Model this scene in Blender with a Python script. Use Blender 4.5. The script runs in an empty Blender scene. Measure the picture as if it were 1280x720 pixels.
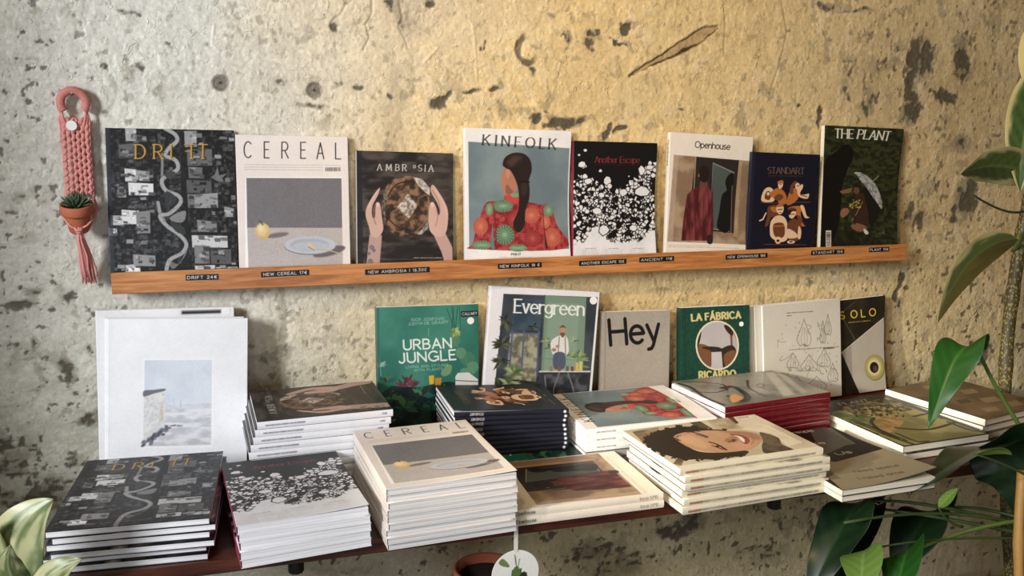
import bpy, math, random
import numpy as np
from mathutils import Matrix, Vector
S = bpy.context.scene
R = math.radians

# ------------------------------------------------------------------ camera
CAM = dict(f=1127.96, loc=(.4783, -1.5969, .24053), yaw=.3052, pitch=-.17968, roll=.00995)
def cam_axes():
    y, p, r = CAM['yaw'], CAM['pitch'], CAM['roll']
    f0 = Vector((math.sin(y), math.cos(y), 0)); rt = Vector((math.cos(y), -math.sin(y), 0)); up = Vector((0, 0, 1))
    fw = f0*math.cos(p)+up*math.sin(p); u2 = up*math.cos(p)-f0*math.sin(p)
    return rt*math.cos(r)+u2*math.sin(r), u2*math.cos(r)-rt*math.sin(r), fw
_r, _u, _f = cam_axes()
cd = bpy.data.cameras.new('camera'); cam = bpy.data.objects.new('camera', cd); S.collection.objects.link(cam)
cd.sensor_width = 36; cd.lens = 36*CAM['f']/1280; cd.clip_start = .02
m = Matrix((_r, _u, -_f)).transposed().to_4x4(); m.translation = Vector(CAM['loc']); cam.matrix_world = m
S.camera = cam

# ------------------------------------------------------------------ light
S.view_settings.view_transform = 'Standard'; S.view_settings.look = 'None'
S.view_settings.exposure = 0.40; S.view_settings.gamma = 1; S.view_settings.use_curve_mapping = False
W = bpy.data.worlds.new('world'); S.world = W; W.use_nodes = True
W.node_tree.nodes['Background'].inputs[0].default_value = (1.0, .70, .40, 1)
W.node_tree.nodes['Background'].inputs[1].default_value = .10
def area(name, loc, target, size, power, col, sy=None):
    l = bpy.data.lights.new(name, 'AREA'); l.energy = power; l.color = col; l.size = size
    if sy: l.shape = 'RECTANGLE'; l.size_y = sy
    o = bpy.data.objects.new(name, l); S.collection.objects.link(o); o.location = loc
    o.rotation_euler = (Vector(target)-Vector(loc)).to_track_quat('-Z', 'Y').to_euler(); return o
area('window_daylight', (-1.55, -2.0, .85), (.95, 0, -.05), .62, 74, (.94, .96, 1), .75)
def spot(name, loc, target, power, col, angle, blend, r):
    l = bpy.data.lights.new(name, 'SPOT'); l.energy = power; l.color = col; l.spot_size = R(angle); l.spot_blend = blend; l.shadow_soft_size = r
    o = bpy.data.objects.new(name, l); S.collection.objects.link(o); o.location = loc
    o.rotation_euler = (Vector(target)-Vector(loc)).to_track_quat('-Z', 'Y').to_euler(); return o
spot('ceiling_spotlight', (.2, -1.4, 1.4), (1.42, 0, .10), 62, (1, .72, .40), 54, 1, .07)
area('low_front_fill', (.35, -3.1, -.25), (.8, 0, -.6), 1.4, 10, (.80, .90, 1), 1.0)  # added cool fill from low in front, lifts the wall below the shelf
spot('window_sunbeam', (-1.3, -1.1, .55), (1.40, -.22, -.26), 330, (1, .90, .70), 13, 1, .05)

# ------------------------------------------------------------------ helpers
def srgb(c):
    c = np.asarray(c, float)/255.
    return np.where(c <= .04045, c/12.92, ((c+.055)/1.055)**2.4)
def lin(c): return tuple(float(v) for v in srgb(c))+(1,)

def link(o, parent=None):
    S.collection.objects.link(o)
    if parent: o.parent = parent
    return o
def empty(name, loc=(0, 0, 0), rot=(0, 0, 0)):
    o = bpy.data.objects.new(name, None); link(o); o.location = loc; o.rotation_euler = rot; o.empty_display_size = .03; return o
def tag(o, label, cat, group=None):
    o['label'] = label; o['category'] = cat
    if group: o['group'] = group
    return o
def structure(o): o['kind'] = 'structure'; return o

def mesh(name, verts, faces, mat=None, parent=None, smooth=False, cols=None):
    me = bpy.data.meshes.new(name)
    me.from_pydata([tuple(v) for v in verts], [], [tuple(f) for f in faces])
    if cols is not None:
        a = me.color_attributes.new('Col', 'FLOAT_COLOR', 'POINT')
        c = np.ones((len(verts), 4), np.float32); c[:, :3] = np.asarray(cols); a.data.foreach_set('color', c.ravel())
    if smooth: me.polygons.foreach_set('use_smooth', [True]*len(me.polygons))
    if mat: me.materials.append(mat)
    me.update()
    return link(bpy.data.objects.new(name, me), parent)

def grid_faces(nr, nc, wrap=False):
    i = np.arange(nr-1)[:, None]; j = np.arange(nc if wrap else nc-1)[None, :]
    j2 = (j+1) % nc
    a = i*nc+j; b = i*nc+j2; c = (i+1)*nc+j2; d = (i+1)*nc+j
    return np.stack([np.broadcast_to(k, a.shape) for k in (a, b, c, d)], -1).reshape(-1, 4)
def grid_mesh(name, P, C, mat, parent=None, smooth=True, flip=False):
    """P (rows, cols, 3) points, C (rows, cols, 3) linear colours or None"""
    nr, nc = P.shape[:2]; F = grid_faces(nr, nc)
    if flip: F = F[:, ::-1]
    me = bpy.data.meshes.new(name)
    me.vertices.add(nr*nc); me.vertices.foreach_set('co', np.ascontiguousarray(P, np.float32).ravel())
    n = len(F); me.loops.add(n*4); me.loops.foreach_set('vertex_index', np.ascontiguousarray(F, np.int32).ravel())
    me.polygons.add(n); me.polygons.foreach_set('loop_start', np.arange(0, n*4, 4, dtype=np.int32))
    me.polygons.foreach_set('loop_total', np.full(n, 4, np.int32))
    if smooth: me.polygons.foreach_set('use_smooth', np.ones(n, bool))
    if C is not None:
        a = me.color_attributes.new('Col', 'FLOAT_COLOR', 'POINT')
        c = np.ones((nr*nc, 4), np.float32); c[:, :3] = C.reshape(-1, 3); a.data.foreach_set('color', c.ravel())
    me.materials.append(mat); me.update(calc_edges=True); me.validate()
    return link(bpy.data.objects.new(name, me), parent)

class MB:
    """collects simple solids into one mesh"""
    def __init__(s): s.v = []; s.f = []; s.c = []
    def add(s, v, f, col=None):
        n = len(s.v); s.v += [tuple(p) for p in v]; s.f += [tuple(i+n for i in q) for q in f]
        s.c += [col or (1, 1, 1)]*len(v); return s
    def box(s, a, b, bev=0.0):
        (x0, y0, z0), (x1, y1, z1) = a, b
        if bev <= 0:
            v = [(x, y, z) for z in (z0, z1) for y in (y0, y1) for x in (x0, x1)]
            return s.add(v, [(0, 2, 3, 1), (4, 5, 7, 6), (0, 1, 5, 4), (2, 6, 7, 3), (0, 4, 6, 2), (1, 3, 7, 5)])
        # profile in y-z with chamfers, swept along x
        pr = [(y0+bev, z0), (y1-bev, z0), (y1, z0+bev), (y1, z1-bev), (y1-bev, z1), (y0+bev, z1), (y0, z1-bev), (y0, z0+bev)]
        v = [(x0, y, z) for y, z in pr]+[(x1, y, z) for y, z in pr]
        f = [tuple(range(7, -1, -1)), tuple(range(8, 16))]+[(i, (i+1) % 8, 8+(i+1) % 8, 8+i) for i in range(8)]
        return s.add(v, [q[::-1] for q in f])
    def tube(s, pts, rad, n=8, col=None, caps=True):
        pts = [Vector(p) for p in pts]; rad = rad if hasattr(rad, '__len__') else [rad]*len(pts)
        V = []; prev = None
        for i, p in enumerate(pts):
            t = (pts[min(i+1, len(pts)-1)]-pts[max(i-1, 0)]).normalized()
            if prev is None:
                a = t.orthogonal().normalized()
            else:
                a = (prev-t*prev.dot(t)).normalized()
            prev = a; b = t.cross(a)
            V += [p+(a*math.cos(k*2*math.pi/n)+b*math.sin(k*2*math.pi/n))*rad[i] for k in range(n)]
        F = [(i*n+k, i*n+(k+1) % n, (i+1)*n+(k+1) % n, (i+1)*n+k) for i in range(len(pts)-1) for k in range(n)]
        if caps: F += [tuple(range(n-1, -1, -1)), tuple((len(pts)-1)*n+k for k in range(n))]
        return s.add(V, F, col)
    def lathe(s, prof, n=32, c=(0, 0, 0)):
        V = [(c[0]+r*math.cos(k*2*math.pi/n), c[1]+r*math.sin(k*2*math.pi/n), c[2]+z) for r, z in prof for k in range(n)]
        F = [(i*n+k, i*n+(k+1) % n, (i+1)*n+(k+1) % n, (i+1)*n+k) for i in range(len(prof)-1) for k in range(n)]
        F += [tuple(range(n-1, -1, -1)), tuple((len(prof)-1)*n+k for k in range(n))]
        return s.add(V, F)
    def ball(s, c, r, ax=None, n=8, m=6):
        ax = ax or (Vector((1, 0, 0)), Vector((0, 1, 0)), Vector((0, 0, 1))); c = Vector(c)
        V = []
        for i in range(m+1):
            th = math.pi*i/m
            for k in range(n):
                ph = 2*math.pi*k/n
                V.append(c+ax[0]*(r[0]*math.sin(th)*math.cos(ph))+ax[1]*(r[1]*math.sin(th)*math.sin(ph))+ax[2]*(r[2]*math.cos(th)))
        F = [(i*n+k, (i+1)*n+k, (i+1)*n+(k+1) % n, i*n+(k+1) % n) for i in range(m) for k in range(n)]
        return s.add(V, F)
    def build(s, name, mat, parent=None, smooth=False, cols=False):
        return mesh(name, s.v, s.f, mat, parent, smooth, s.c if cols else None)

# ------------------------------------------------------------------ noise in numpy
def vnoise(x, y, seed=0):
    g = np.random.default_rng(seed).random((256, 256)); xi = np.floor(x).astype(int); yi = np.floor(y).astype(int)
    fx = x-xi; fy = y-yi; fx = fx*fx*(3-2*fx); fy = fy*fy*(3-2*fy)
    a = g[yi & 255, xi & 255]; b = g[yi & 255, (xi+1) & 255]; c = g[(yi+1) & 255, xi & 255]; d = g[(yi+1) & 255, (xi+1) & 255]
    return (a*(1-fx)+b*fx)*(1-fy)+(c*(1-fx)+d*fx)*fy
def fbm(x, y, seed=0, oct=4, gain=.5):
    s = 0; a = 1; t = 0
    for o in range(oct):
        s = s+a*vnoise(x*2**o+17.3*o, y*2**o+9.1*o, seed+o); t += a; a *= gain
    return s/t
def sstep(a, b, x):
    t = np.clip((x-a)/(b-a), 0, 1); return t*t*(3-2*t)

# ------------------------------------------------------------------ materials
def nt(name):
    m = bpy.data.materials.new(name); m.use_nodes = True; t = m.node_tree
    return m, t, t.nodes['Principled BSDF']
def plain(name, col, rough=.5, metal=0, bump=0, scale=200, vary=.06, spec=.5):
    m, t, p = nt(name); N = t.nodes; L = t.links
    tc = N.new('ShaderNodeTexCoord'); nz = N.new('ShaderNodeTexNoise'); nz.inputs['Scale'].default_value = scale; nz.inputs['Detail'].default_value = 4
    L.new(tc.outputs['Object'], nz.inputs['Vector'])
    mx = N.new('ShaderNodeMix'); mx.data_type = 'RGBA'; c = srgb(col)
    mx.inputs[6].default_value = tuple(c*(1-vary))+(1,); mx.inputs[7].default_value = tuple(np.minimum(c*(1+vary), 1))+(1,)
    L.new(nz.outputs['Fac'], mx.inputs[0]); L.new(mx.outputs[2], p.inputs['Base Color'])
    p.inputs['Roughness'].default_value = rough; p.inputs['Metallic'].default_value = metal; p.inputs['Specular IOR Level'].default_value = spec
    if bump:
        b = N.new('ShaderNodeBump'); b.inputs['Strength'].default_value = bump; b.inputs['Distance'].default_value = .002
        L.new(nz.outputs['Fac'], b.inputs['Height']); L.new(b.outputs['Normal'], p.inputs['Normal'])
    return m
def printed(name, rough=.35, spec=.5, bump=0, trans=0, scale=900):
    """colour read from the mesh's own colour layer"""
    m, t, p = nt(name); N = t.nodes; L = t.links
    a = N.new('ShaderNodeVertexColor'); a.layer_name = 'Col'; L.new(a.outputs['Color'], p.inputs['Base Color'])
    p.inputs['Roughness'].default_value = rough; p.inputs['Specular IOR Level'].default_value = spec
    if bump:
        tc = N.new('ShaderNodeTexCoord'); nz = N.new('ShaderNodeTexNoise'); nz.inputs['Scale'].default_value = scale
        L.new(tc.outputs['Object'], nz.inputs['Vector'])
        b = N.new('ShaderNodeBump'); b.inputs['Strength'].default_value = bump; b.inputs['Distance'].default_value = .001
        L.new(nz.outputs['Fac'], b.inputs['Height']); L.new(b.outputs['Normal'], p.inputs['Normal'])
    if trans:
        o = N['Material Output']; tr = N.new('ShaderNodeBsdfTranslucent'); L.new(a.outputs['Color'], tr.inputs['Color'])
        mx = N.new('ShaderNodeMixShader'); mx.inputs[0].default_value = trans
        L.new(p.outputs[0], mx.inputs[1]); L.new(tr.outputs[0], mx.inputs[2]); L.new(mx.outputs[0], o.inputs['Surface'])
    return m
def paper_edges(name, col, dark=.72):
    m, t, p = nt(name); N = t.nodes; L = t.links
    tc = N.new('ShaderNodeTexCoord'); mp = N.new('ShaderNodeMapping'); mp.inputs['Scale'].default_value = (6, 6, 1500)
    L.new(tc.outputs['Object'], mp.inputs['Vector'])
    nz = N.new('ShaderNodeTexNoise'); nz.inputs['Scale'].default_value = 1; nz.inputs['Detail'].default_value = 3; L.new(mp.outputs[0], nz.inputs['Vector'])
    r = N.new('ShaderNodeValToRGB'); c = srgb(col); r.color_ramp.elements[0].position = .3; r.color_ramp.elements[1].position = .55
    r.color_ramp.elements[0].color = tuple(c*dark)+(1,); r.color_ramp.elements[1].color = tuple(c)+(1,)
    L.new(nz.outputs['Fac'], r.inputs[0]); L.new(r.outputs[0], p.inputs['Base Color']); p.inputs['Roughness'].default_value = .8
    return m
def wood(name, c0, c1, rough, scale=(2.2, 26, 26), bump=.15):
    m, t, p = nt(name); N = t.nodes; L = t.links
    tc = N.new('ShaderNodeTexCoord'); mp = N.new('ShaderNodeMapping'); mp.inputs['Scale'].default_value = scale
    L.new(tc.outputs['Object'], mp.inputs['Vector'])
    nz = N.new('ShaderNodeTexNoise'); nz.inputs['Scale'].default_value = 3; nz.inputs['Detail'].default_value = 6; nz.inputs['Distortion'].default_value = 1.2
    L.new(mp.outputs[0], nz.inputs['Vector'])
    n2 = N.new('ShaderNodeTexNoise'); n2.inputs['Scale'].default_value = 16; n2.inputs['Detail'].default_value = 4; L.new(mp.outputs[0], n2.inputs['Vector'])
    ma = N.new('ShaderNodeMath'); ma.operation = 'MULTIPLY_ADD'; ma.inputs[1].default_value = .35
    L.new(n2.outputs['Fac'], ma.inputs[0]); L.new(nz.outputs['Fac'], ma.inputs[2])
    r = N.new('ShaderNodeValToRGB'); r.color_ramp.elements[0].position = .5; r.color_ramp.elements[1].position = .85
    r.color_ramp.elements[0].color = lin(c0); r.color_ramp.elements[1].color = lin(c1)
    L.new(ma.outputs[0], r.inputs[0]); L.new(r.outputs[0], p.inputs['Base Color']); p.inputs['Roughness'].default_value = rough
    b = N.new('ShaderNodeBump'); b.inputs['Strength'].default_value = bump; b.inputs['Distance'].default_value = .001
    L.new(ma.outputs[0], b.inputs['Height']); L.new(b.outputs['Normal'], p.inputs['Normal'])
    return m
M = dict(
    gloss=printed('printed_gloss', .28, .5), satin=printed('printed_satin', .42, .4), matte=printed('printed_matte', .62, .3),
    cloth=printed('book_cloth', .8, .2, .08), leaf=printed('leaf_surface', .38, .5, 0, .25), leafdark=printed('leaf_dark', .35, .4, 0, .1),
    pages=paper_edges('page_edges', (238, 238, 240)), pagescream=paper_edges('page_edges_cream', (236, 230, 212)),
    pagesgrey=paper_edges('page_edges_rough', (224, 223, 224), .5),
    pine=wood('oiled_pine', (158, 96, 50), (206, 142, 84), .4), shelf=wood('stained_shelf', (52, 24, 14), (96, 48, 30), .38),
    terracotta=plain('terracotta', (176, 98, 68), .8, 0, .3, 300, .12), cord=plain('pink_cotton_cord', (222, 152, 144), .95, 0, .6, 900, .15, .1),
    soil=plain('potting_soil', (46, 36, 28), .95, 0, .8, 400, .4), black=plain('black_metal', (22, 22, 24), .45), white=plain('white_paper', (235, 235, 232), .7),
    succ=plain('succulent_skin', (74, 92, 66), .5, 0, 0, 300, .3), stem=plain('plant_stem', (92, 116, 52), .5, 0, 0, 200, .15), stemdark=plain('stem_dark', (58, 74, 36), .5),
    bamboo=plain('bamboo', (178, 136, 72), .5, 0, .1, 120, .12), steel=plain('nail_steel', (120, 118, 112), .4, 1), floor=plain('floor_boards', (96, 84, 70), .6, 0, .1, 30, .2),
    plaster=plain('unseen_side_wall_plaster', (196, 190, 176), .9, 0, .3, 60, .1), frame=plain('unseen_window_paint', (210, 206, 196), .5), ribbon=plain('ribbon', (226, 220, 204), .8),
    sleeve=plain('grey_cover', (112, 112, 114), .22))

# ------------------------------------------------------------------ room
WX0, WX1, WZ0, WZ1 = -.25, 3.0, -1.05, .9
def build_wall():
    xs = np.concatenate([np.arange(WX0, .03, .02), np.arange(.03, 2.42, .0020), np.arange(2.42, WX1+.01, .02)])
    zs = np.concatenate([np.arange(WZ0, -.78, .02), np.arange(-.78, .54, .0020), np.arange(.54, WZ1+.01, .02)])
    X, Z = np.meshgrid(xs, zs)
    # noisy tint with light painted in: cool daylight grey left, warm lamplit ochre right
    n1 = fbm(X*2.2, Z*2.2, 3, 5); n2 = fbm(X*9, Z*9, 11, 5); n3 = fbm(X*40, Z*40, 23, 4); n4 = fbm(X*120, Z*120, 31, 3); n5 = fbm(X*230, Z*170, 33, 2)
    wx = X+(n2-.5)*.06+(n3-.5)*.022+(n4-.5)*.012; wz = Z+(fbm(X*9+50, Z*9, 12, 5)-.5)*.06+(fbm(X*40+9, Z*40, 24, 4)-.5)*.022
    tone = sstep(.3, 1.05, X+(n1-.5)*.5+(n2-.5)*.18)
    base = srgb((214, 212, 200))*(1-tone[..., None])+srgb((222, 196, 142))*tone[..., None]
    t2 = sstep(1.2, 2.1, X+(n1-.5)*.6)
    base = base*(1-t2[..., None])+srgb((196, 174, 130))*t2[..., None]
    low = sstep(.02, -.45, Z+(n1-.5)*.25)           # shade below the shelf painted in: grey-green tint towards the bottom
    base = base*(1-.45*low[..., None])+srgb((172, 174, 148))*(.45*low[..., None])
    base = base*(1+.16*(n2[..., None]-.5)+.20*(n3[..., None]-.5)+.16*(n4[..., None]-.5)+.10*(n5[..., None]-.5))
    # flaked top coat: thin plates with raised rims, small chips where the older coats show
    fl = fbm(X*75, Z*60, 41, 4); plate = sstep(.53, .57, fl); rim = np.exp(-((fl-.55)/.012)**2)
    pale = plate*.16*sstep(.35, .65, n2)
    base = base*(1-pale[..., None])+srgb((232, 224, 202))*pale[..., None]
    H = (n1-.5)*.007+(n2-.5)*.004+(n3-.5)*.0014+(n4-.5)*.0009+(n5-.5)*.0005+plate*.0006+rim*.0007
    chip = sstep(.655, .69, fbm(X*48+9, Z*42, 47, 4))*sstep(.42, .62, n2+.12*sstep(1.3, 1.9, X))*.5
    base = base*(1-chip[..., None])+srgb((136, 126, 104))*chip[..., None]; H -= chip*.0010
    smear = sstep(.52, .75, fbm(X*5, Z*26, 57, 4))*(.05+.2*sstep(.32, .1, X)+.12*low)
    base = base*(1-smear[..., None])+srgb((142, 138, 122))*smear[..., None]
    # vertical greyish run left of centre
    run = np.exp(-((wx-.775)/.035)**2)*sstep(.05, .25, Z)*.38*sstep(.35, .6, fbm(X*30, Z*8, 52, 4)+.1)
    base = base*(1-run[..., None])+srgb((140, 132, 122))*run[..., None]
    # dark stains and losses
    D = np.zeros_like(X)
    for x, z, rx, rz, d in STAINS:
        i0, i1 = np.searchsorted(zs, (z-rz*2.2-.03, z+rz*2.2+.03)); j0, j1 = np.searchsorted(xs, (x-rx*2.2-.03, x+rx*2.2+.03))
        q = ((wx[i0:i1, j0:j1]-x)/rx)**2+((wz[i0:i1, j0:j1]-z)/rz)**2
        k = np.exp(-q*.8); small = rx*rz < .0003
        D[i0:i1, j0:j1] = np.maximum(D[i0:i1, j0:j1], d*(k*1.25 if small else k))
    vs = sstep(1.5, 1.75, X); fn = .55*fbm(X*95, Z*75, 61, 4)+.45*(fbm(X*40, Z*110, 63, 3)*(1-vs)+fbm(X*80, Z*26, 64, 3)*vs)
    dark = np.maximum(sstep(.535, .62, D*.44+fn*.66), sstep(.66, .88, D)*sstep(.40, .50, fn))
    mid = sstep(.40, .50, D*.5+n3*.5)*np.clip(D*1.7, 0, 1)*.72
    base = base*(1-mid[..., None])+srgb((128, 120, 100))*mid[..., None]; H -= mid*.0007
    sp = sstep(.715, .75, fbm(X*85+3, Z*75, 71, 3))*.8*np.clip(.35+.7*low+sstep(.4, .1, X)+.4*sstep(1.5, 1.9, X), 0, 1)
    dark = np.maximum(dark*.86, sp)
    dcol = srgb((66, 60, 48))*(.45+1.3*fn[..., None]**1.5)
    base = base*(1-dark[..., None])+dcol*dark[..., None]; H -= dark*.0016
    # soft grime around the stains
    gr = np.clip(D, 0, 1)*.22
    base = base*(1-gr[..., None])+srgb((120, 112, 92))*gr[..., None]
    def seg(pts, w):
        m = np.full(X.shape, 9.)
        for (ax, az), (bx, bz) in zip(pts, pts[1:]):
            dx, dz = bx-ax, bz-az; t = np.clip(((X-ax)*dx+(Z-az)*dz)/(dx*dx+dz*dz), 0, 1)
            m = np.minimum(m, np.hypot(X-ax-t*dx, Z-az-t*dz))
        return m/w
    g = seg([(1.211, .332), (1.25, .355), (1.312, .386), (1.362, .415), (1.392, .428)], .0022+.0085*sstep(1.21, 1.35, X)*sstep(1.40, 1.36, X)*(.5+n3)+.004*(n4-.4))
    gm = sstep(1.05, .8, g); base = base*(1-.75*gm[..., None])+srgb((164, 136, 94))*(.75*gm[..., None])*(.7+.5*n4[..., None]); H -= gm*.004
    below = sstep(.0, .004, .332+(X-1.211)*.545-Z); ge = sstep(.45, .05, np.abs(g-.95)+(n3-.5)*.9)*(.35+.65*below); base = base*(1-ge[..., None])+srgb((58, 44, 28))*ge[..., None]
    rr = np.hypot(X-1.01, (Z-.373)*.85); ring = sstep(.007, .003, np.abs(rr-.021+(n3-.5)*.012))*sstep(-.012, .004, 1.012-X+(.37-Z)*.4)
    base = base*(1-.8*ring[..., None])+srgb((52, 42, 30))*(.8*ring[..., None]); H -= ring*.002
    H += sstep(.03, .0, rr)*.003
    for px, pz in ((.474, .303), (.626, .294)):
        rr = np.hypot(X-px, Z-pz); pl = sstep(.0125, .0105, rr+(n3-.5)*.004); base = base*(1-pl[..., None])+srgb((122, 116, 104))*pl[..., None]
        ed = sstep(.003, .001, np.abs(rr-.0125)); base = base*(1-.6*ed[..., None])+srgb((70, 62, 50))*(.6*ed[..., None]); H -= pl*.001
        ho = sstep(.003, .002, rr); base = base*(1-ho[..., None])+srgb((30, 26, 22))*ho[..., None]
    for pts, w, hh in (([(.656, .404), (.664, .415), (.673, .42), (.683, .438), (.693, .444)], .0022, -.0015), ([(.711, .364), (.722, .385), (.716, .406), (.727, .425), (.727, .446)], .0024, -.0018), ([(.774, .446), (.779, .42), (.772, .405), (.783, .385), (.788, .37)], .0022, -.0015),
                       ([(.905, .414), (.909, .385), (.913, .317)], .0022, .0012), ([(.842, .371), (.816, .345), (.841, .33)], .002, .0012), ([(.469, .396), (.464, .364), (.476, .352)], .002, .0012),
                       ([(1.53, .485), (1.547, .425), (1.534, .363), (1.519, .316)], .0024, -.001), ([(1.402, .478), (1.409, .434), (1.409, .374)], .0022, -.001)):
        e = sstep(1, .3, seg([(a+.0, b) for a, b in pts], w*(.5+n3))); H += e*hh
        if hh < 0: base = base*(1-.4*e[..., None])+srgb((110, 96, 74))*(.4*e[..., None])
    Y = .004-H
    P = np.stack([X, Y, Z], -1)
    m, t, p = nt('weathered_plaster'); N = t.nodes; L = t.links
    a = N.new('ShaderNodeVertexColor'); a.layer_name = 'Col'
    tc = N.new('ShaderNodeTexCoord'); nz = N.new('ShaderNodeTexNoise'); nz.inputs['Scale'].default_value = 150; nz.inputs['Detail'].default_value = 6; nz.inputs['Roughness'].default_value = .65
    L.new(tc.outputs['Object'], nz.inputs['Vector'])
    mr = N.new('ShaderNodeMapRange'); mr.inputs[1].default_value = .3; mr.inputs[2].default_value = .7; mr.inputs[3].default_value = .86; mr.inputs[4].default_value = 1.12
    L.new(nz.outputs['Fac'], mr.inputs[0])
    mx = N.new('ShaderNodeMix'); mx.data_type = 'RGBA'; mx.blend_type = 'MULTIPLY'; mx.inputs[0].default_value = 1
    L.new(a.outputs['Color'], mx.inputs[6]); L.new(mr.outputs[0], mx.inputs[7]); L.new(mx.outputs[2], p.inputs['Base Color'])
    b = N.new('ShaderNodeBump'); b.inputs['Strength'].default_value = .45; b.inputs['Distance'].default_value = .0018
    L.new(nz.outputs['Fac'], b.inputs['Height']); prev = b
    for sc, pos, dist in ((70, .635, .0013), (130, .64, .0010), (38, .66, .0015)):
        n_ = N.new('ShaderNodeTexNoise'); n_.inputs['Scale'].default_value = sc; n_.inputs['Detail'].default_value = 3; n_.inputs['Roughness'].default_value = .55; n_.inputs['Distortion'].default_value = .6; L.new(tc.outputs['Object'], n_.inputs['Vector'])
        r_ = N.new('ShaderNodeValToRGB'); r_.color_ramp.elements[0].position = pos; r_.color_ramp.elements[1].position = pos+.035; L.new(n_.outputs['Fac'], r_.inputs[0])
        bb = N.new('ShaderNodeBump'); bb.inputs['Strength'].default_value = .6; bb.inputs['Distance'].default_value = dist
        L.new(r_.outputs[0], bb.inputs['Height']); L.new(prev.outputs['Normal'], bb.inputs['Normal']); prev = bb
    L.new(prev.outputs['Normal'], p.inputs['Normal'])
    p.inputs['Roughness'].default_value = .45; p.inputs['Specular IOR Level'].default_value = .5
    structure(grid_mesh('wall_back', P, np.clip(base, 0, 1), m, smooth=True))
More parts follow.
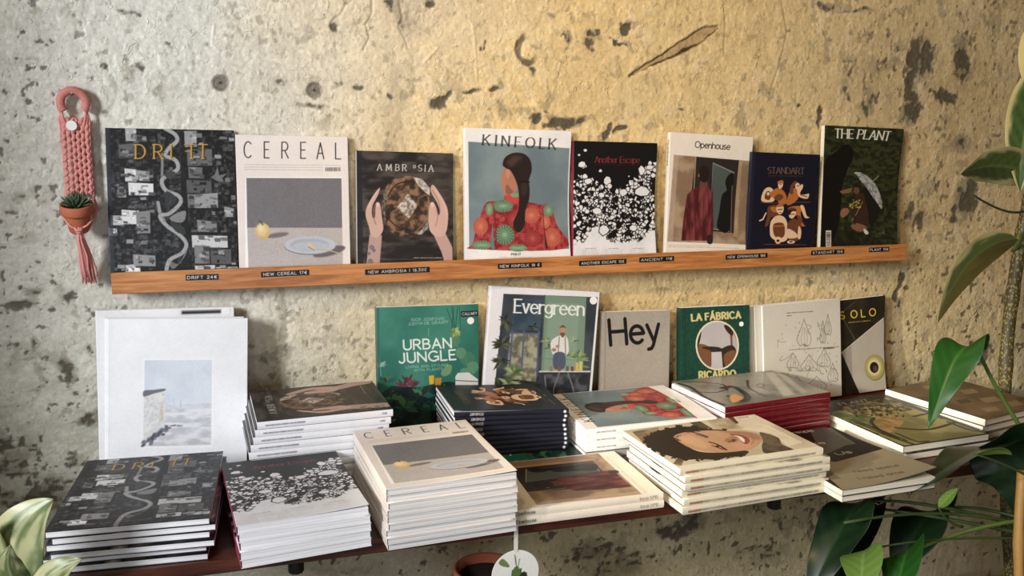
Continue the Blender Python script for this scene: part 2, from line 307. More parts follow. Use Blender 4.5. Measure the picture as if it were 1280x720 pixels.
STAINS = [(0.147, 0.121, 0.028, 0.021, 0.5), (0.189, 0.227, 0.034, 0.021, 0.3), (0.205, 0.133, 0.046, 0.044, 0.35), (0.144, -0.065, 0.034, 0.016, 0.7), (0.167, -0.04, 0.021, 0.016, 0.6), (0.227, -0.056, 0.021, 0.014, 0.5), (0.138, -0.131, 0.023, 0.044, 0.4), (0.19, -0.148, 0.036, 0.039, 0.4), (0.221, -0.171, 0.014, 0.025, 0.7), (0.24, -0.249, 0.034, 0.026, 0.7), (0.123, -0.321, 0.059, 0.089, 0.5), (0.166, -0.397, 0.072, 0.057, 0.6), (0.219, -0.332, 0.027, 0.026, 0.6), (0.254, -0.011, 0.024, 0.028, 0.3), (0.164, 0.051, 0.046, 0.054, 0.35), (0.34, 0.418, 0.012, 0.004, 0.6), (0.175, 0.33, 0.017, 0.006, 0.35), (0.316, 0.215, 0.018, 0.011, 0.3), (0.415, 0.242, 0.049, 0.009, 0.25), (0.621, 0.273, 0.04, 0.006, 0.5), (0.564, 0.316, 0.026, 0.01, 0.4), (0.658, 0.406, 0.008, 0.01, 0.6), (0.446, 0.37, 0.007, 0.005, 0.5), (0.397, 0.371, 0.006, 0.006, 0.5), (0.309, 0.324, 0.004, 0.006, 0.7), (0.362, 0.323, 0.006, 0.009, 0.6), (0.676, 0.319, 0.011, 0.01, 0.5), (0.706, 0.322, 0.011, 0.012, 0.5), (0.766, 0.298, 0.007, 0.011, 0.7), (0.801, 0.298, 0.017, 0.011, 0.3), (0.859, 0.291, 0.013, 0.017, 0.6), (0.824, 0.437, 0.011, 0.009, 0.6), (0.763, 0.434, 0.011, 0.013, 0.7), (0.774, 0.395, 0.007, 0.04, 0.3), (0.909, 0.306, 0.018, 0.004, 0.7), (0.955, 0.3, 0.009, 0.007, 0.8), (0.92, 0.384, 0.004, 0.01, 0.5), (0.978, 0.269, 0.03, 0.01, 0.4), (1.04, 0.263, 0.008, 0.006, 0.9), (1.09, 0.261, 0.029, 0.009, 0.9), (1.177, 0.228, 0.008, 0.011, 0.9), (1.206, 0.229, 0.013, 0.009, 0.9), (1.206, 0.426, 0.011, 0.011, 0.95), (1.128, 0.409, 0.01, 0.015, 0.5), (1.12, 0.391, 0.009, 0.015, 0.45), (1.089, 0.4, 0.009, 0.021, 0.6), (1.081, 0.379, 0.016, 0.006, 0.5), (1.195, 0.4, 0.032, 0.003, 0.6), (1.034, 0.335, 0.006, 0.006, 0.5), (1.049, 0.436, 0.008, 0.006, 0.5), (1.865, 0.429, 0.012, 0.048, 0.5), (1.876, 0.381, 0.037, 0.058, 0.85), (1.856, 0.323, 0.02, 0.068, 0.75), (1.984, 0.384, 0.023, 0.06, 0.7), (1.94, 0.308, 0.038, 0.016, 0.8), (1.861, 0.274, 0.029, 0.027, 0.85), (2.004, 0.216, 0.034, 0.022, 0.7), (1.697, 0.32, 0.017, 0.074, 0.5), (1.745, 0.289, 0.018, 0.041, 0.6), (1.647, 0.26, 0.008, 0.016, 1), (1.646, 0.472, 0.047, 0.012, 0.6), (1.792, 0.354, 0.089, 0.104, 0.4), (1.81, 0.379, 0.05, 0.076, 0.4), (2.042, 0.086, 0.031, 0.042, 0.9), (2.013, 0.055, 0.022, 0.017, 0.8), (1.896, 0.054, 0.053, 0.044, 0.55), (1.931, 0.113, 0.064, 0.04, 0.35), (1.869, -0.095, 0.006, 0.036, 0.9), (1.844, 0.046, 0.025, 0.02, 0.5), (2.005, -0.055, 0.044, 0.063, 0.2), (1.548, 0.417, 0.018, 0.052, 0.15), (2.097, -0.263, 0.051, 0.035, 0.9), (2.035, -0.311, 0.068, 0.039, 0.6), (1.946, -0.308, 0.031, 0.063, 0.4), (1.722, 0.475, 0.038, 0.005, 0.5), (1.588, 0.283, 0.004, 0.004, 0.9), (1.324, 0.256, 0.007, 0.003, 0.7), (2.081, 0.208, 0.066, 0.063, 0.3), (1.396, -0.574, 0.027, 0.025, 0.9), (1.414, -0.549, 0.019, 0.018, 0.7), (1.35, -0.599, 0.047, 0.022, 0.7), (1.159, -0.623, 0.071, 0.034, 0.5), (1.656, -0.617, 0.187, 0.069, 0.45), (1.512, -0.58, 0.119, 0.028, 0.4), (1.232, -0.651, 0.11, 0.043, 0.5), (1.579, -0.682, 0.164, 0.049, 0.4), (0.67, -0.579, 0.09, 0.021, 0.3), (0.856, -0.58, 0.096, 0.03, 0.35), (1.123, -0.566, 0.105, 0.02, 0.3), (0.583, -0.103, 0.041, 0.01, 0.3), (0.539, -0.187, 0.034, 0.026, 0.25), (0.665, -0.152, 0.057, 0.041, 0.2), (1.005, -0.042, 0.016, 0.006, 0.5), (1.061, -0.055, 0.065, 0.006, 0.4), (1.967, 0.258, 0.042, 0.024, 0.4)]
build_wall()
FZ = WZ0
structure(MB().box((-.4, -3.2, FZ-.06), (3.0, .02, FZ)).build('floor', M['floor']))
WLX = -.25                                                     # unseen wall with the daylight window, added so its edge shades the left
wl = MB()
wl.box((WLX-.12, -3.2, FZ), (WLX, .02, -.45)); wl.box((WLX-.12, -3.2, 1.35), (WLX, .02, 1.7))
wl.box((WLX-.12, -.50, -.45), (WLX, .02, 1.35)); wl.box((WLX-.12, -3.2, -.45), (WLX, -2.2, 1.35))
structure(wl.build('unseen_wall_left', M['plaster']))
wf = MB()
for a, b in (((-2.2, -.45), (-2.15, 1.35)), ((-.55, -.45), (-.50, 1.35)), ((-2.2, -.45), (-.50, -.40)), ((-2.2, 1.30), (-.50, 1.35))):
    wf.box((WLX-.09, a[0], a[1]), (WLX-.04, b[0], b[1]))
structure(wf.build('unseen_window_1', M['frame']))

# ------------------------------------------------------------------ stroke lettering
def arc(cx, cy, rx, ry, a0, a1, n=14):
    return [(cx+rx*math.cos(R(a0+(a1-a0)*i/n)), cy+ry*math.sin(R(a0+(a1-a0)*i/n))) for i in range(n+1)]
X_ = .68
G = {
 'A': (.72, [[(0, 0), (.36, 1), (.72, 0)], [(.13, .34), (.59, .34)]]), 'B': (.58, [[(0, 0), (0, 1)], [(0, 1), (.26, 1)]+arc(.26, .76, .26, .24, 90, -90)+[(0, .52)], [(.26, .52)]+arc(.3, .26, .28, .26, 90, -90)+[(0, 0)]]),
 'C': (.72, [arc(.42, .5, .42, .5, 48, 312, 20)]), 'D': (.68, [[(0, 0), (0, 1)], [(0, 1), (.2, 1)]+arc(.22, .5, .46, .5, 90, -90, 18)+[(0, 0)]]),
 'E': (.5, [[(0, 0), (0, 1)], [(0, 1), (.5, 1)], [(0, .52), (.42, .52)], [(0, 0), (.5, 0)]]), 'F': (.48, [[(0, 0), (0, 1)], [(0, 1), (.48, 1)], [(0, .52), (.4, .52)]]),
 'G': (.78, [arc(.42, .5, .42, .5, 48, 330, 20), [(.5, .44), (.8, .44), (.8, .1)]]), 'H': (.66, [[(0, 0), (0, 1)], [(.66, 0), (.66, 1)], [(0, .52), (.66, .52)]]),
 'I': (.0, [[(0, 0), (0, 1)]]), 'J': (.45, [[(.42, 1), (.42, .25)]+arc(.2, .25, .22, .25, 0, -160, 8)]), 'K': (.62, [[(0, 0), (0, 1)], [(.6, 1), (.02, .42)], [(.2, .58), (.64, 0)]]),
 'L': (.48, [[(0, 0), (0, 1)], [(0, 0), (.48, 0)]]), 'M': (.82, [[(0, 0), (.06, 1), (.41, .15), (.76, 1), (.82, 0)]]), 'N': (.68, [[(0, 0), (0, 1), (.68, 0), (.68, 1)]]),
 'O': (.84, [arc(.42, .5, .42, .5, 0, 360, 28)]), 'P': (.56, [[(0, 0), (0, 1)], [(0, 1), (.26, 1)]+arc(.28, .74, .28, .26, 90, -90)+[(0, .48)]]),
 'Q': (.84, [arc(.42, .5, .42, .5, 0, 360, 28), [(.5, .2), (.8, -.1)]]), 'R': (.6, [[(0, 0), (0, 1)], [(0, 1), (.26, 1)]+arc(.28, .74, .28, .26, 90, -90)+[(0, .48)], [(.26, .48), (.6, 0)]]),
 'S': (.54, [arc(.27, .745, .25, .255, 38, 262, 14)+arc(.27, .25, .27, .25, 82, -140, 14)]), 'T': (.62, [[(.31, 0), (.31, 1)], [(0, 1), (.62, 1)]]),
 'U': (.64, [[(0, 1), (0, .3)]+arc(.32, .3, .32, .3, 180, 360, 14)+[(.64, 1)]]), 'V': (.7, [[(0, 1), (.35, 0), (.7, 1)]]), 'W': (1., [[(0, 1), (.25, 0), (.5, .9), (.75, 0), (1, 1)]]),
 'X': (.64, [[(0, 0), (.64, 1)], [(0, 1), (.64, 0)]]), 'Y': (.66, [[(0, 1), (.33, .48), (.66, 1)], [(.33, .48), (.33, 0)]]), 'Z': (.6, [[(0, 1), (.6, 1), (0, 0), (.6, 0)]]),
 'a': (.5, [arc(.24, .5, .22, .18, 150, 0, 8)+[(.47, .14), (.5, 0)], arc(.24, .2, .23, .2, 40, 330, 14)]), 'c': (.5, [arc(.28, .34, .28, .34, 50, 310)]), 'd': (.54, [arc(.26, .34, .26, .34, 0, 360, 18), [(.52, 1), (.52, 0)]]),
 'e': (.54, [[(.02, .37), (.54, .37)]+arc(.28, .34, .27, .34, 6, 315, 18)]), 'g': (.54, [arc(.26, .36, .25, .31, 0, 360, 18), [(.52, .68), (.52, -.05)]+arc(.27, -.05, .25, .22, 0, -150, 8)]),
 'h': (.5, [[(0, 0), (0, 1)], [(0, .4)]+arc(.25, .42, .25, .26, 180, 0, 10)+[(.5, 0)]]), 'i': (.0, [[(0, 0), (0, .68)], [(0, .9), (0, .92)]]), 'k': (.46, [[(0, 0), (0, 1)], [(.44, .68), (.02, .28)], [(.16, .4), (.46, 0)]]),
 'l': (.0, [[(0, 0), (0, 1)]]), 'm': (.8, [[(0, 0), (0, .68)], [(0, .42)]+arc(.2, .46, .2, .22, 180, 0, 8)+[(.4, 0)], [(.4, .42)]+arc(.6, .46, .2, .22, 180, 0, 8)+[(.8, 0)]]),
 'n': (.48, [[(0, 0), (0, .68)], [(0, .4)]+arc(.24, .42, .24, .26, 180, 0, 10)+[(.48, 0)]]), 'o': (.56, [arc(.28, .34, .28, .34, 0, 360, 20)]), 'p': (.54, [[(0, -.28), (0, .68)], arc(.27, .34, .27, .34, 180, -180, 18)]),
 'r': (.3, [[(0, 0), (0, .68)], [(0, .42)]+arc(.24, .42, .24, .25, 170, 60, 6)]), 's': (.42, [arc(.21, .51, .19, .17, 40, 262, 10)+arc(.21, .17, .21, .17, 82, -140, 10)]),
 't': (.34, [[(.14, .92), (.14, .18)]+arc(.29, .18, .15, .17, 180, 290, 6), [(0, .68), (.34, .68)]]), 'u': (.48, [[(0, .68), (0, .24)]+arc(.24, .24, .24, .24, 180, 360, 10), [(.48, .68), (.48, 0)]]),
 'v': (.46, [[(0, .68), (.23, 0), (.46, .68)]]), 'w': (.7, [[(0, .68), (.18, 0), (.35, .6), (.52, 0), (.7, .68)]]), 'y': (.48, [[(0, .68), (.24, .02)], [(.48, .68), (.2, -.14), (.12, -.26), (0, -.28)]]), 'x': (.44, [[(0, 0), (.44, .68)], [(0, .68), (.44, 0)]]),
 '0': (.5, [arc(.25, .5, .25, .5, 0, 360, 18)]), '1': (.2, [[(0, .8), (.2, 1), (.2, 0)]]), '2': (.5, [arc(.25, .72, .24, .28, 160, -20, 10)+[(0, 0), (.5, 0)]]), '3': (.5, [arc(.24, .75, .22, .25, 140, -80, 10), arc(.24, .26, .26, .26, 80, -140, 10)]),
 '4': (.52, [[(.38, 0), (.38, 1), (0, .3), (.52, .3)]]), '5': (.5, [[(.46, 1), (.06, 1), (.03, .55)]+arc(.23, .3, .26, .3, 100, -140, 12)]), '6': (.5, [arc(.25, .3, .25, .3, 0, 360, 16), [(.0, .35), (.1, .7), (.36, 1)]]), '7': (.48, [[(0, 1), (.48, 1), (.15, 0)]]),
 '8': (.5, [arc(.25, .76, .2, .24, 0, 360, 14), arc(.25, .26, .25, .26, 0, 360, 14)]), '9': (.5, [arc(.25, .7, .25, .3, 0, 360, 16), [(.5, .65), (.4, .3), (.14, 0)]]),
 '.': (.0, [[(0, 0), (0, .05)]]), ',': (.05, [[(.05, .05), (0, -.15)]]), '-': (.3, [[(0, .4), (.3, .4)]]), '|': (0, [[(0, -.1), (0, 1.1)]]), '°': (.3, [arc(.15, .82, .15, .16, 0, 360, 12)]), ' ': (.3, []),
 '€': (.6, [arc(.38, .5, .3, .5, 50, 310), [(0, .58), (.45, .58)], [(0, .42), (.45, .42)]]),
 'Á': (.72, [[(0, 0), (.36, 1), (.72, 0)], [(.13, .34), (.59, .34)], [(.34, 1.16), (.46, 1.32)]]),
 'º': (.3, [arc(.15, .82, .15, .16, 0, 360, 12)])}
G['Ⅎ'] = (.48, [[(.48-x, y) for x, y in s] for s in G['F'][1]])      # the mirrored F of one title

# ------------------------------------------------------------------ printed sheets, drawn sample by sample
class Sheet:
    """a printed surface: rows x cols colours, drawn in the coordinates of its quad (corners TL TR BR BL)"""
    def __init__(s, w, h, quad=None, bg=(255, 255, 255), cols=190):
        s.nc = cols; s.nr = max(2, int(round(cols*h/w))); s.C = np.empty((s.nr, s.nc, 3)); s.C[:] = np.array(bg, float)
        s.quad = quad or [(0, 0), (100, 0), (100, 100*h/w), (0, 100*h/w)]
        dst = [(0, 0), (s.nc-1, 0), (s.nc-1, s.nr-1), (0, s.nr-1)]; A = []; b = []
        for (x, y), (u, v) in zip(s.quad, dst):
            A += [[x, y, 1, 0, 0, 0, -u*x, -u*y], [0, 0, 0, x, y, 1, -v*x, -v*y]]; b += [u, v]
        s.H = np.append(np.linalg.solve(np.array(A, float), np.array(b, float)), 1).reshape(3, 3)
        s.s = (s.nc-1)/math.hypot(s.quad[1][0]-s.quad[0][0], s.quad[1][1]-s.quad[0][1])
        s.Y, s.X = np.mgrid[0:s.nr, 0:s.nc].astype(float)
    def px(s, pts):
        p = np.c_[np.array(pts, float), np.ones(len(pts))]@s.H.T; return p[:, :2]/p[:, 2:]
    def box(s, p, pad):
        x0, y0 = np.floor(p.min(0)-pad).astype(int); x1, y1 = np.ceil(p.max(0)+pad).astype(int)+1
        return slice(max(y0, 0), max(min(y1, s.nr), 0)), slice(max(x0, 0), max(min(x1, s.nc), 0))
    def put(s, sl, m, col):
        m = np.clip(m, 0, 1)[..., None]; c = col if isinstance(col, np.ndarray) and col.ndim == 3 else np.array(col, float)
        s.C[sl] = s.C[sl]*(1-m)+c*m
    def polymask(s, q, sl, soft=.6):
        X = s.X[sl]; Y = s.Y[sl]; ins = np.zeros(X.shape, bool); dm = np.full(X.shape, 1e9)
        for (ax, ay), (bx, by) in zip(q, np.roll(q, -1, 0)):
            dx, dy = bx-ax, by-ay; L2 = dx*dx+dy*dy+1e-12
            t = np.clip(((X-ax)*dx+(Y-ay)*dy)/L2, 0, 1); dm = np.minimum(dm, (X-ax-t*dx)**2+(Y-ay-t*dy)**2)
            ins ^= ((ay > Y) != (by > Y)) & (X < dx*(Y-ay)/(dy if abs(dy) > 1e-12 else 1e-12)+ax)
        d = np.sqrt(dm)*np.where(ins, 1, -1); return np.clip(d/(2*soft)+.5, 0, 1)
    def poly(s, pts, col, soft=.6, a=1, tex=None):
        q = s.px(pts); sl = s.box(q, soft+1)
        if s.X[sl].size == 0: return
        m = s.polymask(q, sl, soft)*a
        if tex: m = m*tex(s.X[sl]/s.s, s.Y[sl]/s.s)
        s.put(sl, m, col)
    def blob(s, pts, col, soft=.6, a=1, tex=None):
        n = len(pts); P = np.array(pts, float); o = []
        for i in range(n):
            p0, p1, p2, p3 = P[i-1], P[i], P[(i+1) % n], P[(i+2) % n]
            for k in range(5):
                t = k/5; o.append(.5*(2*p1+(p2-p0)*t+(2*p0-5*p1+4*p2-p3)*t*t+(3*p1-p0-3*p2+p3)*t**3))
        s.poly(o, col, soft, a, tex)
    def rect(s, x0, y0, x1, y1, col, **k): s.poly([(x0, y0), (x1, y0), (x1, y1), (x0, y1)], col, **k)
    def ell(s, cx, cy, rx, ry, col, rot=0, **k):
        c, n = math.cos(R(rot)), math.sin(R(rot))
        s.poly([(cx+rx*math.cos(t)*c-ry*math.sin(t)*n, cy+rx*math.cos(t)*n+ry*math.sin(t)*c) for t in np.linspace(0, 2*math.pi, 28, endpoint=False)], col, **k)
    def line(s, pts, w, col, wy=None, a=1, curve=False):
        if curve:
            P = [np.array(p, float) for p in pts]; P = [2*P[0]-P[1]]+P+[2*P[-1]-P[-2]]; o = []
            for i in range(1, len(P)-2):
                p0, p1, p2, p3 = P[i-1:i+3]
                o += [.5*(2*p1+(p2-p0)*t+(2*p0-5*p1+4*p2-p3)*t*t+(3*p1-p0-3*p2+p3)*t**3) for t in np.linspace(0, 1, 6, endpoint=False)]
            pts = o+[P[-2]]
        s.strokes([s.px(pts)], w*s.s/2, (wy or w)*s.s/2, col, a)
    def strokes(s, L, rx, ry, col, a=1):
        al = np.concatenate(L); pad = max(rx, ry)+1.5; sl = s.box(al, pad)
        if s.X[sl].size == 0: return
        rx0, ry0 = rx, ry; rx = max(rx, .45); ry = max(ry, .45); fade = min(1, max(rx0/rx, .35))
        X = s.X[sl]; Y = s.Y[sl]; m = np.full(X.shape, 1e9)
        for q in L:
            for (ax, ay), (bx, by) in zip(q, q[1:]):
                dx, dy = (bx-ax)/rx, (by-ay)/ry; ux = (X-ax)/rx; uy = (Y-ay)/ry
                t = np.clip((ux*dx+uy*dy)/(dx*dx+dy*dy+1e-9), 0, 1); m = np.minimum(m, (ux-t*dx)**2+(uy-t*dy)**2)
        d = (1-np.sqrt(m))*min(rx, ry); s.put(sl, np.clip(d+.5, 0, 1)*a*fade, col)
    def text(s, st, p0, p1, cap, col, w=.12, thin=None, serif=0, gap=.2, up=None, a=1, xs=None, slant=0):
        """baseline from p0 to p1 in quad coordinates, cap height in the same unit"""
        p0 = np.array(p0, float); p1 = np.array(p1, float); d = p1-p0; Lb = np.hypot(*d); d /= Lb
        up = np.array(up, float) if up else np.array([d[1], -d[0]])
        adv = [G[c][0] for c in st]
        if xs is None:
            tot = sum(adv)+gap*(len(st)-1); k = Lb/tot; xs = []; x = 0
            for a_ in adv: xs.append(x); x += (a_+gap)*k
            kx = k
        else: kx = cap; xs = [v*cap for v in xs]
        thin = thin or w; strokes = []; ser = []
        for c, x in zip(st, xs):
            for g in G[c][1]:
                P = [p0+d*(x+(gx+slant*gy)*kx)+up*gy*cap for gx, gy in g]; strokes.append(s.px(P))
                if serif:
                    for e, n in ((0, 1), (-1, -2)):
                        gx, gy = g[e]; vx, vy = g[n][0]-gx, g[n][1]-gy
                        if abs(vy) > .8*abs(vx) and (abs(gy) < .02 or abs(gy-1) < .02 or abs(gy-X_) < .02) and len(g) < 6:
                            o = serif*cap/2; b = p0+d*(x+(gx+slant*gy)*kx)+up*gy*cap; ser.append(s.px([b-d*o, b+d*o]))
        s.strokes(strokes, w*cap*s.s/2, thin*cap*s.s/2, col, a)
        if ser: s.strokes(ser, thin*cap*s.s/2*.9, thin*cap*s.s/2*.9, col, a)
    def greek(s, p0, p1, col, h=3, n=14, seed=0, a=.7):
        rg = random.Random(seed); p0 = np.array(p0, float); p1 = np.array(p1, float); t = 0
        while t < 1:
            l = rg.uniform(.4, 1.4)/n; e = min(1, t+l*.75); s.line([p0+(p1-p0)*t, p0+(p1-p0)*e], h, col, a=a*rg.uniform(.6, 1)); t += l
    def mottle(s, lo, hi, sc, seed, sl=(slice(None), slice(None)), oct=5, sy=None, lo_t=.3, hi_t=.7):
        f = sstep(lo_t, hi_t, fbm(s.X[sl]/s.s*sc, s.Y[sl]/s.s*(sy or sc), seed, oct))[..., None]
        return np.array(lo, float)*(1-f)+np.array(hi, float)*f
    def tex_poly(s, pts, lo, hi, sc, seed, smooth=False, **k):
        full = s.mottle(lo, hi, sc, seed, sy=k.pop('sy', None), lo_t=k.pop('lo_t', .3), hi_t=k.pop('hi_t', .7))
        keep = s.C.copy(); (s.blob if smooth else s.poly)(pts, (255, 0, 255), **k)
        m = np.abs(s.C-keep).sum(-1, keepdims=True); ref = np.abs(np.array([255, 0, 255.])-keep).sum(-1, keepdims=True)
        m = np.clip(m/np.maximum(ref, 1e-6), 0, 1); s.C = keep*(1-m)+full*m
    def linear(s):
        C = s.C; g = C.mean(-1, keepdims=True); C = C*.88+g*.12
        C = C*(1+.04*(fbm(s.X*.5, s.Y*.5, 77, 2)[..., None]-.5)+.05*(fbm(s.X*.03, s.Y*.03, 78, 3)[..., None]-.5))
        return srgb(np.clip(C, 0, 255))

# ------------------------------------------------------------------ cover prints
BLK, WHT = (24, 22, 22), (238, 236, 234)
ART = {}
def aerial():
    c = Sheet(.1975, .2505, [(33, 50), (517, 60), (535, 624), (55, 637)], (26, 27, 29), 240)
    c.C = c.mottle((8, 9, 11), (56, 57, 59), .09, 5, lo_t=.4, hi_t=.75)
    rg = random.Random(4)
    for x0, y0, x1, y1 in ((50, 440, 150, 530), (150, 470, 225, 530), (380, 350, 490, 440), (270, 200, 330, 240), (265, 255, 320, 300), (40, 240, 90, 290), (250, 450, 310, 500), (445, 240, 500, 300), (120, 330, 220, 350), (230, 70, 260, 190)):
        for _ in range(26):
            x = rg.uniform(x0, x1); y = rg.uniform(y0, y1); g = rg.uniform(45, 105); c.ell(x, y, rg.uniform(3, 8), rg.uniform(3, 7), (g, g, g+2), a=.7)
    c.rect(318, 66, 346, 600, (12, 12, 13), a=.8)
    def road(p, w, g): c.line(p, w+4, (70, 70, 70), curve=True); c.line(p, w, g, curve=True)
    road([(232, 330), (240, 370), (255, 400)], 12, (150, 150, 150)); road([(248, 150), (248, 200), (246, 260)], 8, (130, 130, 130))
    road([(258, 52), (296, 75), (303, 100), (270, 130), (262, 155), (298, 172), (306, 205), (268, 228), (246, 250), (262, 285), (308, 305), (316, 332), (275, 372), (240, 380), (262, 415), (310, 450), (338, 485), (322, 520), (275, 548), (262, 600), (262, 640)], 14, (160, 160, 160))
    c.blob([(275, 390), (300, 372), (335, 362), (330, 400), (300, 405)], (128, 128, 128)); c.blob([(255, 222), (285, 212), (300, 225), (270, 240)], (60, 60, 60))
    c.blob([(262, 290), (296, 306), (300, 330), (262, 350)], (48, 50, 50)); c.blob([(280, 405), (325, 420), (335, 450), (300, 440)], (50, 52, 52)); c.blob([(270, 545), (310, 560), (340, 500), (335, 530), (290, 580)], (150, 150, 150), a=.7)
    for x0, y0, x1, y1, g in ((108, 52, 150, 100, 165), (145, 80, 188, 102, 110), (84, 110, 145, 162, 96), (106, 205, 150, 252, 205), (150, 212, 200, 250, 150), (120, 258, 214, 304, 216), (78, 280, 112, 312, 112), (52, 380, 122, 416, 190), (95, 360, 160, 412, 214), (150, 362, 202, 446, 126), (46, 428, 78, 456, 212), (108, 562, 165, 602, 196), (138, 528, 222, 570, 140), (340, 130, 434, 192, 98), (330, 62, 376, 122, 150), (345, 198, 398, 240, 104), (338, 248, 432, 296, 84), (342, 300, 380, 350, 110), (368, 296, 456, 350, 150), (378, 400, 452, 442, 128), (480, 350, 516, 386, 140), (358, 455, 492, 500, 200), (368, 492, 424, 560, 126), (428, 505, 506, 562, 86), (370, 566, 446, 592, 206), (450, 572, 530, 592, 190)):
        rg2 = random.Random(x0*7+y0)
        k = rg2.uniform(-5, 5); q = [(x0, y0+k), (x1, y0-k*.5), (x1+2, y1), (x0+3, y1+k*.4)]
        c.poly([(x+7, y+7) for x, y in q], (10, 10, 11), a=.7); c.poly(q, (g, g, g))
        for _ in range(5):
            a = rg2.uniform(x0, x1-8); b = rg2.uniform(y0, y1-6); gg = max(20, min(235, g+rg2.choice((-90, -60, 40, -40)))); c.rect(a, b, min(x1, a+rg2.uniform(6, 26)), min(y1, b+rg2.uniform(4, 14)), (gg,)*3)
    c.poly([(430, 235), (445, 225), (455, 195), (462, 228), (490, 222), (472, 240), (480, 255), (450, 248)], (110, 110, 110))
    for _ in range(110):
        x = rg.choice((rg.uniform(60, 205), rg.uniform(350, 515))); y = rg.uniform(56, 600); g = rg.choice((60, 80, 100, 130, 170)); w_, h_ = rg.uniform(8, 30), rg.uniform(5, 16); k = rg.uniform(-2, 2)
        c.poly([(x+3, y+3), (x+w_+3, y+k+3), (x+w_+4, y+h_+3), (x+4, y+h_+3)], (8, 8, 9), a=.6); c.poly([(x, y), (x+w_, y+k), (x+w_+1, y+h_), (x+1, y+h_)], (g, g, g), a=.85)
    for _ in range(900):
        x = rg.uniform(60, 515); y = rg.uniform(60, 600); g = rg.choice((60, 90, 130, 20, 15)); c.rect(x, y, x+rg.uniform(1, 5), y+rg.uniform(1, 4), (g, g, g+1), a=.6)
    c.poly([(33, 50), (50, 50), (72, 637), (55, 637)], (44, 50, 58), a=.75)
    gold = (206, 150, 46)
    for ch, x in zip('DRIⅎT'.replace('ⅎ', 'Ⅎ'), (148, 217, 281, 332, 384)):
        c.text(ch, (x, 166), (x+30, 166), 52, (30, 22, 10), .13, .09, xs=[.06]); c.text(ch, (x, 165), (x+30, 165), 52, gold, .12, .08, .2, xs=[0])
    c.text('SAN FRANCISCO', (210, 606), (360, 603), 9, (190, 150, 70), .12)
    return c
ART['aerial'] = aerial()

def pear():
    c = Sheet(.1851, .2403, [(32, 48), (538, 58), (553, 687), (52, 699)], (230, 220, 212), 230)
    for ch, x0, x1, y in zip('CEREAL', (72, 163, 242, 327, 400, 484), (105, 185, 272, 350, 432, 508), (152, 153, 154, 155, 157, 158)):
        k = (x1-x0)/max(G[ch][0], .3)/72
        P = [[(x0+gx*72*k*.96, y-gy*72) for gx, gy in g] for g in G[ch][1]]
        c.strokes([c.px(p) for p in P], 2.6*c.s, 2.4*c.s, (34, 30, 30))
    for i in range(3): c.greek((74, 183+i*11), (425, 186+i*11), (120, 112, 108), 2.2, 30, i, .55)
    c.greek((436, 186), (506, 187), (120, 112, 108), 2.2, 6, 9, .6)
    rg = random.Random(2); x = 438
    while x < 505: c.rect(x, 196, x+rg.uniform(1.2, 3.5), 213, (60, 54, 54), a=.9); x += rg.uniform(3, 6)
    c.rect(78, 240, 514, 657, (248, 244, 240))
    q = lambda a, b, d, e: [(a, b), (d, b+3), (d+4, e-4), (a+5, e)]
    c.tex_poly([(82, 243), (511, 245), (514, 470), (86, 468)], (110, 106, 110), (118, 114, 117), .2, 6)
    c.tex_poly([(86, 468), (514, 469), (517, 650), (92, 655)], (178, 169, 166), (187, 178, 174), .2, 8)
    c.ell(222, 501, 52, 11, (118, 108, 106), rot=-8, soft=1.5); c.ell(455, 575, 75, 20, (104, 95, 95), rot=-14, soft=2)
    c.ell(157, 484, 33, 36, (206, 170, 108)); c.ell(152, 478, 26, 29, (226, 196, 136), soft=4); c.ell(146, 470, 12, 13, (240, 218, 168), soft=4)
    c.line([(156, 455), (150, 443), (140, 436)], 5, (80, 60, 44))
    c.ell(369, 550, 117, 41, (120, 122, 130)); c.ell(369, 546, 116, 40, (186, 190, 198)); c.ell(367, 545, 88, 28, (166, 171, 182), soft=2); c.ell(372, 551, 80, 21, (180, 185, 194), soft=3)
    c.line([(395, 565), (460, 572), (516, 588)], 5, (190, 168, 140)); c.poly([(352, 545), (368, 536), (398, 560), (394, 570)], (214, 190, 158)); c.line([(362, 555), (390, 570)], 3, (120, 104, 90))
    return c
ART['pear'] = pear()

